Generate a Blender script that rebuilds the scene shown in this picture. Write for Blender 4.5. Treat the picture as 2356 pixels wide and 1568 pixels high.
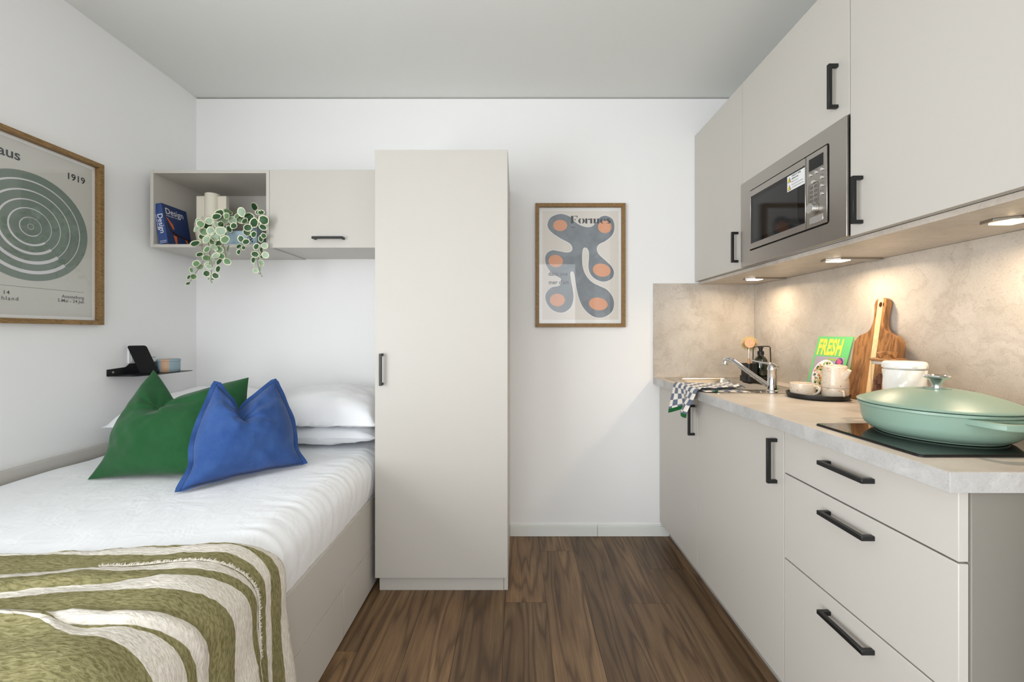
import bpy, bmesh, math, random
from mathutils import Vector, Matrix, noise
from mathutils.geometry import tessellate_polygon
R = math.radians
random.seed(7)
SC = bpy.context.scene
COL = SC.collection
for o in list(bpy.data.objects):
    bpy.data.objects.remove(o)

# ------------------------------------------------------------------ camera
F, CX, CY, CZ = 936.5, 1189.0, 766.5, 1.167      # focal in px of the 2356 px frame, vanishing point, eye height
cam_d = bpy.data.cameras.new('camera'); cam = bpy.data.objects.new('camera', cam_d); COL.objects.link(cam)
cam_d.sensor_width = 36; cam_d.sensor_fit = 'HORIZONTAL'; cam_d.lens = F / 2356 * 36
cam_d.shift_x = -(CX - 1178) / 2356; cam_d.shift_y = (CY - 784) / 2356
cam_d.clip_start = .01; cam_d.clip_end = 60
cam.location = (0, 0, CZ); cam.rotation_euler = (R(90), 0, 0)
SC.camera = cam
# ------------------------------------------------------------------ world, daylight, exposure
W = bpy.data.worlds.new('sky'); SC.world = W; W.use_nodes = True
W.node_tree.nodes['Background'].inputs[0].default_value = (.92, .96, 1, 1)
W.node_tree.nodes['Background'].inputs[1].default_value = 1.5
XL, XR, YB, YF, ZC = -1.852, 1.379, 2.353, -2.60, 2.529       # room: left, right, back, front (behind the camera), ceiling
WX0, WX1, WZ0, WZ1 = -1.60, 1.10, .05, 2.46                   # window opening in the wall behind the camera
def area(name, loc, rot, sx, sy, energy, color, spread=180):
    l = bpy.data.lights.new(name, 'AREA'); l.shape = 'RECTANGLE'; l.size = sx; l.size_y = sy
    l.energy = energy; l.color = color; l.spread = R(spread)
    o = bpy.data.objects.new(name, l); COL.objects.link(o); o.location = loc; o.rotation_euler = rot
    return o
LY0, LY1, LZ0, LZ1 = -2.0, .5, .05, 1.75    # window opening in the left wall, beside the camera
area('window_daylight', ((WX0 + WX1) / 2, YF - .06, (WZ0 + WZ1) / 2), (R(90), 0, 0), WX1 - WX0, WZ1 - WZ0, 38, (.945, .975, 1))
area('side_window_daylight', (XL - .06, (LY0 + LY1) / 2, (LZ0 + LZ1) / 2), (0, R(-90), 0), LZ1 - LZ0, LY1 - LY0, 98, (.945, .975, 1))
vs = SC.view_settings
vs.view_transform = 'Standard'; vs.look = 'None'; vs.exposure = 0.09; vs.gamma = 1; vs.use_curve_mapping = False
SC.cycles.use_denoising = True
SC.cycles.max_bounces = 10; SC.cycles.diffuse_bounces = 7; SC.cycles.transparent_max_bounces = 12
SC.cycles.sample_clamp_indirect = 6; SC.cycles.caustics_reflective = False; SC.cycles.caustics_refractive = False

# ------------------------------------------------------------------ helpers
def lin(c):
    return tuple(((x / 255) / 12.92 if x <= 10 else ((x / 255 + .055) / 1.055) ** 2.4) for x in c) + (1,)
class NT:
    def __init__(s, name):
        s.m = bpy.data.materials.new(name); s.m.use_nodes = True
        s.t = s.m.node_tree; s.b = s.t.nodes['Principled BSDF']; s.out = s.t.nodes['Material Output']
    def n(s, typ, **kw):
        x = s.t.nodes.new(typ)
        for k, v in kw.items():
            if hasattr(x, k): setattr(x, k, v)
            else: x.inputs[k.replace('_', ' ')].default_value = v
        return x
    def l(s, a, b): s.t.links.new(a, b)
    def coord(s, kind='Object', scale=(1, 1, 1), rot=(0, 0, 0)):
        c = s.n('ShaderNodeTexCoord'); mp = s.n('ShaderNodeMapping'); mp.inputs['Scale'].default_value = scale
        mp.inputs['Rotation'].default_value = rot
        s.l(c.outputs[kind], mp.inputs[0]); return mp.outputs[0]
    def ramp(s, fac, stops):
        r = s.n('ShaderNodeValToRGB'); e = r.color_ramp.elements
        while len(e) < len(stops): e.new(.5)
        for i, (p, c) in enumerate(stops): e[i].position = p; e[i].color = c if len(c) == 4 else lin(c)
        s.l(fac, r.inputs[0]); return r.outputs[0]
    def mix(s, fac, a, b, mode='MIX'):
        x = s.n('ShaderNodeMix', data_type='RGBA', blend_type=mode)
        for v, i in ((fac, 0), (a, 6), (b, 7)):
            if hasattr(v, 'links'): s.l(v, x.inputs[i])
            else: x.inputs[i].default_value = v
        return x.outputs[2]
    def bump(s, h, strength=.2, dist=.002):
        b = s.n('ShaderNodeBump'); b.inputs['Strength'].default_value = strength; b.inputs['Distance'].default_value = dist
        s.l(h, b.inputs['Height']); s.l(b.outputs[0], s.b.inputs['Normal'])
    def set(s, **kw):
        for k, v in kw.items():
            k = k.replace('_', ' ')
            if hasattr(v, 'links'): s.l(v, s.b.inputs[k])
            else: s.b.inputs[k].default_value = v
        return s.m
def mat(name, c, rough=.5, metal=0, spec=.5, bump=None, **kw):
    t = NT(name); t.set(Base_Color=lin(c), Roughness=rough, Metallic=metal, Specular_IOR_Level=spec, **kw)
    if bump:
        nz = t.n('ShaderNodeTexNoise', Scale=bump[0], Detail=4.0); t.l(t.coord(), nz.inputs['Vector']); t.bump(nz.outputs[0], bump[1], bump[2])
    return t.m
def emit(name, c, strength):
    t = NT(name); t.set(Base_Color=lin(c), Emission_Color=lin(c), Emission_Strength=strength); return t.m
def thin_glass(name, tint=(1, 1, 1, 1), ior=.04):
    t = NT(name); tr = t.n('ShaderNodeBsdfTransparent'); tr.inputs[0].default_value = tint
    gl = t.n('ShaderNodeBsdfGlossy'); gl.inputs['Roughness'].default_value = .02
    lw = t.n('ShaderNodeLayerWeight'); lw.inputs['Blend'].default_value = .5; pw = t.n('ShaderNodeMath', operation='POWER'); pw.inputs[1].default_value = 5; t.l(lw.outputs['Facing'], pw.inputs[0])
    fr = t.n('ShaderNodeMath', operation='MULTIPLY_ADD'); fr.inputs[1].default_value = .9; fr.inputs[2].default_value = ior; t.l(pw.outputs[0], fr.inputs[0]); mx = t.n('ShaderNodeMixShader')
    t.l(fr.outputs[0], mx.inputs[0]); t.l(tr.outputs[0], mx.inputs[1]); t.l(gl.outputs[0], mx.inputs[2]); t.l(mx.outputs[0], t.out.inputs[0])
    return t.m
def wood(name, c1, c2, scale=(1, 1, 1), rough=.45, rnd=False, c3=None, grain=14):
    t = NT(name); v = t.coord('Object', scale)
    if rnd:
        oi = t.n('ShaderNodeObjectInfo'); ad = t.n('ShaderNodeVectorMath', operation='ADD')
        cb = t.n('ShaderNodeCombineXYZ'); ml = t.n('ShaderNodeMath', operation='MULTIPLY'); ml.inputs[1].default_value = 37
        t.l(oi.outputs['Random'], ml.inputs[0]); t.l(ml.outputs[0], cb.inputs[0]); t.l(ml.outputs[0], cb.inputs[1]); t.l(ml.outputs[0], cb.inputs[2])
        t.l(v, ad.inputs[0]); t.l(cb.outputs[0], ad.inputs[1]); v = ad.outputs[0]
    n1 = t.n('ShaderNodeTexNoise', Scale=3.2, Detail=6.0, Roughness=.62, Distortion=.6); t.l(v, n1.inputs['Vector'])
    wv = t.n('ShaderNodeMath', operation='MULTIPLY'); t.l(n1.outputs[0], wv.inputs[0]); wv.inputs[1].default_value = grain
    fr = t.n('ShaderNodeMath', operation='PINGPONG'); t.l(wv.outputs[0], fr.inputs[0]); fr.inputs[1].default_value = .5
    m2 = t.n('ShaderNodeMath', operation='MULTIPLY'); t.l(fr.outputs[0], m2.inputs[0]); m2.inputs[1].default_value = 2
    n2 = t.n('ShaderNodeTexNoise', Scale=26.0, Detail=5.0, Roughness=.7); t.l(v, n2.inputs['Vector'])
    fac = t.mix(.55, m2.outputs[0], n2.outputs[0])
    col = t.ramp(fac, [(.25, c1), (.75, c2)])
    if rnd:
        oi2 = t.n('ShaderNodeObjectInfo')
        col = t.mix(t.ramp(oi2.outputs['Random'], [(0, (0, 0, 0, 1)), (1, (.75, .75, .75, 1))]), col, t.ramp(fac, [(.2, c3[0]), (.8, c3[1])]))
    t.set(Base_Color=col, Roughness=rough); t.bump(fac, .12, .001)
    return t.m
def plankmat(name, *_a, **_k):
    t = NT(name); oi = t.n('ShaderNodeObjectInfo'); cb = t.n('ShaderNodeCombineXYZ')
    for k, q in ((0, 31), (1, 17), (2, 53)):
        ml = t.n('ShaderNodeMath', operation='MULTIPLY'); ml.inputs[1].default_value = q; t.l(oi.outputs['Random'], ml.inputs[0]); t.l(ml.outputs[0], cb.inputs[k])
    def vec(sc):
        ad = t.n('ShaderNodeVectorMath', operation='ADD'); t.l(t.coord('Object', sc), ad.inputs[0]); t.l(cb.outputs[0], ad.inputs[1]); return ad.outputs[0]
    n1 = t.n('ShaderNodeTexNoise', Scale=1.0, Detail=3.0, Roughness=.5, Distortion=.15); t.l(vec((6.0, .50, 1)), n1.inputs['Vector'])
    ml = t.n('ShaderNodeMath', operation='MULTIPLY'); ml.inputs[1].default_value = 13; t.l(n1.outputs[0], ml.inputs[0])
    pp = t.n('ShaderNodeMath', operation='PINGPONG'); pp.inputs[1].default_value = .5; t.l(ml.outputs[0], pp.inputs[0])
    n2 = t.n('ShaderNodeTexNoise', Scale=1.0, Detail=5.0, Roughness=.75); t.l(vec((240, 6, 1)), n2.inputs['Vector'])
    n3 = t.n('ShaderNodeTexNoise', Scale=1.0, Detail=3.0); t.l(vec((9, 1.6, 1)), n3.inputs['Vector'])
    a = t.mix(.66, t.ramp(pp.outputs[0], [(.0, (0, 0, 0, 1)), (.22, (.75, .75, .75, 1)), (.5, (1, 1, 1, 1))]), n2.outputs[0])
    b_ = t.mix(.42, a, n3.outputs[0])
    col = t.ramp(b_, [(.24, (50, 36, 23)), (.46, (92, 69, 47)), (.60, (118, 92, 65)), (.78, (160, 130, 96))])
    tone = t.ramp(oi.outputs['Random'], [(0, (.76, .77, .76, 1)), (.5, (.96, .96, .95, 1)), (1, (1.22, 1.20, 1.17, 1))])
    t.set(Base_Color=t.mix(1.0, col, tone, 'MULTIPLY'), Roughness=.42); t.bump(n2.outputs[0], .15, .0006)
    return t.m
def stone(name, c1, c2, cv, cd, rough=.4, sc=1.0, vein=.6):
    t = NT(name); v = t.coord('Object', (sc, sc, sc), (.5, .3, .7))
    wp = t.n('ShaderNodeTexNoise', Scale=2.0, Detail=5.0, Roughness=.6); t.l(v, wp.inputs['Vector'])
    vv = t.n('ShaderNodeVectorMath', operation='MULTIPLY_ADD'); t.l(wp.outputs[1], vv.inputs[0]); vv.inputs[1].default_value = (.55, .55, .55); t.l(v, vv.inputs[2])
    n1 = t.n('ShaderNodeTexNoise', Scale=2.4, Detail=9.0, Roughness=.62, Distortion=.4); t.l(vv.outputs[0], n1.inputs['Vector'])
    col = t.ramp(n1.outputs[0], [(.34, c1), (.66, c2)])
    n2 = t.n('ShaderNodeTexNoise', Scale=3.0, Detail=7.0, Roughness=.55, Distortion=1.2); t.l(vv.outputs[0], n2.inputs['Vector'])
    vn = t.ramp(n2.outputs[0], [(.47, (0, 0, 0, 1)), (.497, (1, 1, 1, 1)), (.503, (.5, .5, .5, 1)), (.54, (0, 0, 0, 1))])
    ml = t.n('ShaderNodeMath', operation='MULTIPLY'); t.l(vn, ml.inputs[0]); ml.inputs[1].default_value = vein
    col = t.mix(ml.outputs[0], col, lin(cv))
    n3 = t.n('ShaderNodeTexNoise', Scale=110.0/sc**.5, Detail=4.0, Roughness=.7, Distortion=2.2); t.l(v, n3.inputs['Vector'])
    sp = t.ramp(n3.outputs[0], [(.30, (1, 1, 1, 1)), (.46, (0, 0, 0, 1))])
    m3 = t.n('ShaderNodeMath', operation='MULTIPLY'); t.l(sp, m3.inputs[0]); m3.inputs[1].default_value = .55
    col = t.mix(m3.outputs[0], col, lin(cd))
    t.set(Base_Color=col, Roughness=rough); t.bump(n3.outputs[0], .25, .0006)
    return t.m
def fabric(name, c, scale=600, strength=.25, c2=None, rough=.9, big=None, dist=.002):
    t = NT(name); v = t.coord()
    n = t.n('ShaderNodeTexNoise', Scale=float(scale), Detail=3.0); t.l(v, n.inputs['Vector'])
    if c2:
        n0 = t.n('ShaderNodeTexNoise', Scale=14.0, Detail=6.0, Roughness=.7); t.l(v, n0.inputs['Vector'])
        t.set(Base_Color=t.ramp(n0.outputs[0], [(.35, c), (.68, c2)]))
    else: t.set(Base_Color=lin(c))
    t.set(Roughness=rough, Specular_IOR_Level=.15, Sheen_Weight=.15)
    h = n.outputs[0]
    if big:
        nb = t.n('ShaderNodeTexNoise', Scale=float(big[0]), Detail=3.0, Distortion=.8); t.l(v, nb.inputs['Vector'])
        h = t.mix(big[1], h, nb.outputs[0])
    t.bump(h, strength, dist)
    return t.m

def crinkle(name, c1, c2):
    t = NT(name); sx = t.n('ShaderNodeSeparateXYZ'); tc = t.n('ShaderNodeTexCoord'); t.l(tc.outputs['Object'], sx.inputs[0])
    ad = t.n('ShaderNodeMath', operation='SUBTRACT'); t.l(sx.outputs[0], ad.inputs[0]); t.l(sx.outputs[2], ad.inputs[1])      # distance across the bed, over the edge and down
    cb = t.n('ShaderNodeCombineXYZ'); t.l(ad.outputs[0], cb.inputs[0]); t.l(sx.outputs[1], cb.inputs[1])
    mp = t.n('ShaderNodeMapping'); mp.inputs['Scale'].default_value = (62, 230, 1); t.l(cb.outputs[0], mp.inputs[0])
    n1 = t.n('ShaderNodeTexNoise', Scale=1.0, Detail=2.0, Distortion=.4); t.l(mp.outputs[0], n1.inputs['Vector'])
    mp2 = t.n('ShaderNodeMapping'); mp2.inputs['Scale'].default_value = (16, 30, 1); t.l(cb.outputs[0], mp2.inputs[0])
    n2 = t.n('ShaderNodeTexNoise', Scale=1.0, Detail=3.0); t.l(mp2.outputs[0], n2.inputs['Vector'])
    t.set(Base_Color=t.ramp(n1.outputs[0], [(.32, c1), (.62, c2)]), Roughness=.95, Specular_IOR_Level=.1)
    t.bump(t.mix(.35, n1.outputs[0], n2.outputs[0]), .9, .0045)
    return t.m
class MB:
    def __init__(s): s.v = []; s.f = []; s.mi = []
    def add(s, vs, fs, mi=0):
        k = len(s.v); s.v += [tuple(p) for p in vs]; s.f += [tuple(i + k for i in f) for f in fs]; s.mi += [mi] * len(fs); return s
    def box(s, x0, x1, y0, y1, z0, z1, mi=0):
        x0, x1 = min(x0, x1), max(x0, x1); y0, y1 = min(y0, y1), max(y0, y1); z0, z1 = min(z0, z1), max(z0, z1)
        return s.add([(x0, y0, z0), (x1, y0, z0), (x1, y1, z0), (x0, y1, z0), (x0, y0, z1), (x1, y0, z1), (x1, y1, z1), (x0, y1, z1)],
                     [(0, 3, 2, 1), (4, 5, 6, 7), (0, 1, 5, 4), (1, 2, 6, 5), (2, 3, 7, 6), (3, 0, 4, 7)], mi)
    def obox(s, O, U, V, Wd, a, b, c, mi=0):
        O, U, V, Wd = Vector(O), Vector(U), Vector(V), Vector(Wd)
        P = lambda i, j, k: O + U * a[i] + V * b[j] + Wd * c[k]
        return s.add([P(0, 0, 0), P(1, 0, 0), P(1, 1, 0), P(0, 1, 0), P(0, 0, 1), P(1, 0, 1), P(1, 1, 1), P(0, 1, 1)],
                     [(0, 3, 2, 1), (4, 5, 6, 7), (0, 1, 5, 4), (1, 2, 6, 5), (2, 3, 7, 6), (3, 0, 4, 7)], mi)
    def extrude(s, loops, O, U, V, Wd, d, mi=0):
        O, U, V, Wd = Vector(O), Vector(U), Vector(V), Vector(Wd)
        if not isinstance(loops[0][0], (tuple, list)): loops = [loops]
        flat = [p for lp in loops for p in lp]; n = len(flat)
        tris = tessellate_polygon([[Vector((p[0], p[1], 0)) for p in lp] for lp in loops])
        vs = [O + U * p[0] + V * p[1] for p in flat] + [O + U * p[0] + V * p[1] + Wd * d for p in flat]
        fs = [tuple(reversed(t)) for t in tris] + [tuple(i + n for i in t) for t in tris]
        k = 0
        for lp in loops:
            m = len(lp)
            for i in range(m): fs.append((k + i, k + (i + 1) % m, k + (i + 1) % m + n, k + i + n))
            k += m
        return s.add(vs, fs, mi)
    def lathe(s, prof, c, n=32, mi=0, mod=None, cap=True):
        vs = []; m = len(prof)
        for i in range(n):
            a = 2 * math.pi * i / n
            for (r, z) in prof:
                k = mod(a, r, z) if mod else 1
                vs.append((c[0] + r * k * math.cos(a), c[1] + r * k * math.sin(a), c[2] + z))
        fs = [(i * m + j, ((i + 1) % n) * m + j, ((i + 1) % n) * m + j + 1, i * m + j + 1) for i in range(n) for j in range(m - 1)]
        if cap:
            fs.append(tuple(i * m for i in reversed(range(n)))); fs.append(tuple(i * m + m - 1 for i in range(n)))
        return s.add(vs, fs, mi)
    def tube(s, path, r, n=8, mi=0, flat=1.0):
        P = [Vector(p) for p in path]; rr = r if isinstance(r, (list, tuple)) else [r] * len(P)
        vs = []; prev = None
        for i, p in enumerate(P):
            t = (P[min(i + 1, len(P) - 1)] - P[max(i - 1, 0)]).normalized()
            a = prev if prev is not None else (Vector((0, 0, 1)) if abs(t.z) < .9 else Vector((1, 0, 0)))
            b = t.cross(a).normalized(); a2 = b.cross(t).normalized(); prev = a2
            for k in range(n):
                an = 2 * math.pi * k / n; vs.append(p + (b * math.cos(an) + a2 * math.sin(an) * flat) * rr[i])
        fs = [(i * n + k, i * n + (k + 1) % n, (i + 1) * n + (k + 1) % n, (i + 1) * n + k) for i in range(len(P) - 1) for k in range(n)]
        fs.append(tuple(reversed(range(n)))); fs.append(tuple((len(P) - 1) * n + k for k in range(n)))
        return s.add(vs, fs, mi)
    def build(s, name, mats, parent=None, smooth=None, bevel=None, seg=2, solid=None, sub=0):
        me = bpy.data.meshes.new(name); me.from_pydata(s.v, [], s.f)
        if not isinstance(mats, (list, tuple)): mats = [mats]
        for m in mats: me.materials.append(m)
        if len(mats) > 1: me.polygons.foreach_set('material_index', s.mi)
        bm = bmesh.new(); bm.from_mesh(me)
        if solid is None: bmesh.ops.recalc_face_normals(bm, faces=bm.faces)
        bm.to_mesh(me); bm.free()
        if smooth is not None or bevel:
            me.polygons.foreach_set('use_smooth', [True] * len(me.polygons))
            me.set_sharp_from_angle(angle=R(smooth if smooth is not None else 35))
        me.update()
        return link(name, me, parent, bevel, seg, solid, sub)
def link(name, me, parent=None, bevel=None, seg=2, solid=None, sub=0):
    o = bpy.data.objects.new(name, me); COL.objects.link(o)
    if solid:
        md = o.modifiers.new('thickness', 'SOLIDIFY'); md.thickness = solid; md.offset = 1
    if bevel:
        md = o.modifiers.new('bevel', 'BEVEL'); md.width = bevel; md.segments = seg; md.limit_method = 'ANGLE'; md.angle_limit = R(40)
    if sub:
        md = o.modifiers.new('sub', 'SUBSURF'); md.levels = sub; md.render_levels = sub
    if parent is not None:
        o.parent = parent
        if parent.type == 'EMPTY': o.matrix_parent_inverse = Matrix.Translation(-parent.location)
    return o
def tag(o, label, cat, group=None):
    o['label'] = label; o['category'] = cat
    if group: o['group'] = group
    return o
def thing(name, label, cat, loc=(0, 0, 0), group=None):
    o = bpy.data.objects.new(name, None); COL.objects.link(o); o.location = loc; o.empty_display_size = .05
    return tag(o, label, cat, group)
def struct(o): o['kind'] = 'structure'; return o
def at(px, py, Y): return Vector(((px - CX) * Y / F, Y, CZ - (py - CY) * Y / F))
def smooth01(a, b, x):
    t = max(0, min(1, (x - a) / (b - a))); return t * t * (3 - 2 * t)
def catmull(pts, n=6, closed=True):
    out = []; m = len(pts)
    rng = range(m) if closed else range(m - 1)
    for i in rng:
        if closed: p = [Vector(pts[(i + k) % m]) for k in (-1, 0, 1, 2)]
        else: p = [Vector(pts[max(0, min(m - 1, i + k))]) for k in (-1, 0, 1, 2)]
        for j in range(n):
            t = j / n
            out.append(tuple(.5 * ((2 * p[1]) + (p[2] - p[0]) * t + (2 * p[0] - 5 * p[1] + 4 * p[2] - p[3]) * t * t + (3 * p[1] - p[0] - 3 * p[2] + p[3]) * t ** 3)))
    if not closed: out.append(tuple(pts[-1]))
    return out
def ell(cx, cy, rx, ry, n=28, rot=0, a0=0, a1=360):
    o = []; full = a1 - a0 >= 360
    for i in range(n if full else n + 1):
        a = R(a0 + (a1 - a0) * i / n); x, y = rx * math.cos(a), ry * math.sin(a)
        o.append((cx + x * math.cos(rot) - y * math.sin(rot), cy + x * math.sin(rot) + y * math.cos(rot)))
    return o
def rrect(x0, x1, y0, y1, r, n=5):
    o = []
    for cx, cy, a0 in ((x1 - r, y1 - r, 0), (x0 + r, y1 - r, 90), (x0 + r, y0 + r, 180), (x1 - r, y0 + r, 270)):
        for i in range(n + 1):
            a = R(a0 + 90 * i / n); o.append((cx + r * math.cos(a), cy + r * math.sin(a)))
    return o
def lettering(name, body, size, O, U, V, m, parent, bold=0.0, sx=1.0, align='LEFT', d=.0004, shear=0.0, spacing=1.0):
    cu = bpy.data.curves.new('t', 'FONT'); cu.body = body; cu.size = size; cu.align_x = align; cu.offset = bold; cu.space_character = spacing
    cu.resolution_u = 4
    to = bpy.data.objects.new('t', cu); COL.objects.link(to)
    bpy.context.view_layer.update()
    me = bpy.data.meshes.new_from_object(to.evaluated_get(bpy.context.evaluated_depsgraph_get()))
    bpy.data.objects.remove(to); bpy.data.curves.remove(cu)
    O, U, V = Vector(O), Vector(U), Vector(V); N = U.cross(V)
    for v in me.vertices:
        x, y = v.co.x * sx + v.co.y * shear, v.co.y; v.co = O + U * x + V * y + N * d
    me.materials.clear(); me.materials.append(m); me.name = name
    return link(name, me, parent)

# ------------------------------------------------------------------ materials
m_wall = mat('wall_paint', (236, 236, 236), .85, bump=(420, .06, .001))
m_ceil = mat('ceiling_paint', (222, 224, 221), .9)
m_gap = mat('dark_gap', (40, 40, 38), .9)
m_white = mat('white_plastic', (236, 237, 236), .35)
m_trim = mat('white_trim', (228, 230, 226), .4)
m_cab = mat('greige_laminate', (193, 189, 182), .42, spec=.4, bump=(900, .03, .0004))
m_cab_in = mat('greige_laminate_inner', (188, 181, 171), .5)
m_plinth = mat('grey_plinth', (166, 167, 164), .45)
m_black = mat('black_metal', (20, 21, 23), .38, spec=.45)
m_blackp = mat('black_plastic', (14, 14, 15), .45)
m_chrome = mat('chrome', (225, 226, 228), .07, 1)
m_steel = None
t = NT('brushed_steel'); v = t.coord('Object', (5, 5, 700)); nz = t.n('ShaderNodeTexNoise', Scale=3.0, Detail=2.0); t.l(v, nz.inputs['Vector'])
t.set(Base_Color=lin((176, 171, 164)), Metallic=1.0, Roughness=t.ramp(nz.outputs[0], [(.3, (.29, .29, .29, 1)), (.7, (.33, .33, .33, 1))])); m_steel = t.m
m_sink = mat('sink_steel', (205, 200, 192), .22, 1)
m_oak = wood('oak_frame', (112, 84, 46), (152, 118, 70), (6, 1.2, 6), .5)
m_floor = plankmat('floor_plank', (58, 40, 27), (128, 96, 68), (11, .8, 11), .40, True, ((80, 58, 40), (148, 114, 84)), grain=9)
m_groove = mat('floor_groove', (44, 32, 24), .8)
m_splash = stone('beige_stone', (176, 167, 156), (206, 198, 188), (156, 143, 131), (134, 121, 110), .38, 1.1, .34)
m_top = stone('worktop_stone', (186, 176, 166), (206, 198, 189), (170, 160, 150), (150, 141, 133), .36, 2.2, .2)
m_topedge = stone('worktop_edge_stone', (164, 162, 159), (196, 195, 193), (158, 156, 153), (122, 120, 117), .4, 4, .2)
m_sheet = fabric('white_sheet', (240, 242, 245), 900, .35, big=(13, .985), dist=.012)
m_pillow = fabric('white_seersucker', (238, 239, 242), 160, .5, big=(90, .5))
m_pillow2 = fabric('white_cotton', (236, 238, 241), 700, .08)
m_green = fabric('green_cotton', (32, 80, 44), 900, .2, (37, 88, 50))
m_blue = fabric('blue_linen', (44, 74, 130), 420, .45, (57, 88, 144))
m_olive = crinkle('olive_crinkle', (112, 107, 70), (148, 142, 104))
m_cream = crinkle('cream_crinkle', (206, 199, 187), (226, 221, 211))
m_paper = mat('poster_paper', (206, 204, 196), .7)
m_matw = mat('white_card', (240, 240, 238), .7)
m_ink = mat('dark_ink', (38, 42, 48), .6)
m_sage = mat('sage_print', (118, 132, 122), .7)
m_ring = mat('pale_print', (222, 220, 224), .7)
m_print2 = mat('warm_print_paper', (226, 220, 212), .7)
t = NT('grey_print'); nz = t.n('ShaderNodeTexNoise', Scale=14.0, Detail=7.0, Roughness=.65); t.l(t.coord(), nz.inputs['Vector'])
t.set(Base_Color=t.ramp(nz.outputs[0], [(.3, (104, 112, 120)), (.7, (134, 142, 150))]), Roughness=.7); m_blob = t.m
m_orange = mat('orange_print', (226, 158, 118), .7)
m_glass = thin_glass('picture_glass')
m_jar = thin_glass('jar_glass', (.95, .96, .95, 1), .03)
m_led = emit('led_lens', (255, 226, 178), 9)

# ------------------------------------------------------------------ room shell
fl = struct(MB().box(XL - .1, XR + .1, YF - .1, YB + .1, -.06, -.004).build('floor', m_groove))
PW = .178; cols = [-.051 + PW * k for k in range(-11, 9)]
joints = {0: 1.767, 3: 1.761, 4: 2.018, -4: 1.496, 1: 2.184, 2: .75, -1: .90, -2: 1.0, -3: 1.05, 5: 1.3}
for x0 in cols:
    k = round((x0 + .051) / PW); xa, xb = max(x0 + .0005, XL), min(x0 + PW - .0005, XR)
    if xb - xa < .01: continue
    j = joints.get(k, 1.0 + .31 * ((k * 7) % 4)); edges = [YF] + [y for y in (j - 5.49, j - 3.66, j - 1.83, j, j + 1.83) if YF + .05 < y < YB - .05] + [YB]
    for a, b in zip(edges, edges[1:]):
        MB().box(xa, xb, a + .0006, b - .0006, -.0039, 0).build('plank', m_floor, fl)
struct(MB().box(XL - .1, XR + .1, YF - .1, YB + .1, ZC, ZC + .08).build('ceiling', m_ceil))
b = MB(); b.box(XL - .1, XL, YF - .1, LY0, -.06, ZC); b.box(XL - .1, XL, LY1, YB + .1, -.06, ZC); b.box(XL - .1, XL, LY0, LY1, -.06, LZ0); b.box(XL - .1, XL, LY0, LY1, LZ1, ZC)
struct(b.build('wall_left', m_wall))
struct(MB().box(.935, XR, .20, .60, 0, ZC).build('added_light_blocker', m_wall))  # unseen block, added to keep window light off the drawer unit's end
struct(MB().box(XR, XR + .1, YF - .1, YB + .1, -.06, ZC).build('wall_right', m_wall))
b = MB(); b.box(XL, XR, YB, YB + .1, -.06, ZC - .0068); b.box(XL, XR, YB + .03, YB + .1, ZC - .0068, ZC, 1)
struct(b.build('wall_back', [m_wall, m_gap]))
b = MB(); b.box(XL, WX0, YF - .1, YF, -.06, ZC); b.box(WX1, XR, YF - .1, YF, -.06, ZC); b.box(WX0, WX1, YF - .1, YF, -.06, WZ0); b.box(WX0, WX1, YF - .1, YF, WZ1, ZC)
struct(b.build('wall_front', m_wall))
wn = struct(MB().extrude([[(WX0, WZ0), (WX1, WZ0), (WX1, WZ1), (WX0, WZ1)], [(WX0 + .05, WZ0 + .05), (WX1 - .05, WZ0 + .05), (WX1 - .05, WZ1 - .05), (WX0 + .05, WZ1 - .05)][::-1]],
        (0, YF - .05, 0), (1, 0, 0), (0, 0, 1), (0, 1, 0), .04).build('window_1', m_white))
MB().box(-.27, -.22, YF - .05, YF - .01, WZ0 + .05, WZ1 - .05).build('mullion', m_white, wn)
struct(MB().extrude([[(LY0, LZ0), (LY1, LZ0), (LY1, LZ1), (LY0, LZ1)], [(LY0 + .05, LZ0 + .05), (LY1 - .05, LZ0 + .05), (LY1 - .05, LZ1 - .05), (LY0 + .05, LZ1 - .05)][::-1]],
        (XL - .05, 0, 0), (0, 1, 0), (0, 0, 1), (1, 0, 0), .04).build('window_2', m_white))
for a, c, nme in ((-.039, .463, 'baseboard_back'), (.465, .879, 'baseboard_back')):
    b = MB(); b.box(a, c, YB - .013, YB, 0, .058); b.box(a, c, YB - .008, YB, .058, .066)
    struct(b.build(nme, m_trim, bevel=.0015))

# ------------------------------------------------------------------ furniture helpers
def bar_handle(O, A, N, L, parent, label=None):
    """square-section U handle: centre O on the door face, bar along A, standing out along N"""
    O, A, N = Vector(O), Vector(A).normalized(), Vector(N).normalized(); T = A.cross(N)
    h, w, p = L / 2, .0055, .031
    prof = [(-h, 0), (-h, p), (h, p), (h, 0), (h - .011, 0), (h - .011, p - .011), (-h + .011, p - .011), (-h + .011, 0)]
    return MB().extrude(prof, O - T * w, A, N, T, 2 * w).build('handle', m_black, parent, bevel=.0009, seg=1)
XD, XC = .825, .846                        # base door face, carcass front
ZD0 = .083
m_side_shade = mat('shade_darkened_side_panel', (132, 128, 120), .5)  # greige laminate darkened to taupe: shade on the end panel put into its colour
def base_carcass(y0, y1, par, m=None):
    b = MB(); b.box(XC, XR - .012, y0, y0 + .018, .08, .876); b.box(XC, XR - .012, y1 - .018, y1, .08, .876)
    b.box(XC, XR - .012, y0 + .018, y1 - .018, .08, .098); b.box(XR - .03, XR - .012, y0 + .018, y1 - .018,   .098, .70)
    return b.build('carcass', m or m_cab, par, bevel=.0008, seg=1)
S0, S1, S2, S3 = .757, 1.256, 1.856, YB
g = .0015
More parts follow.
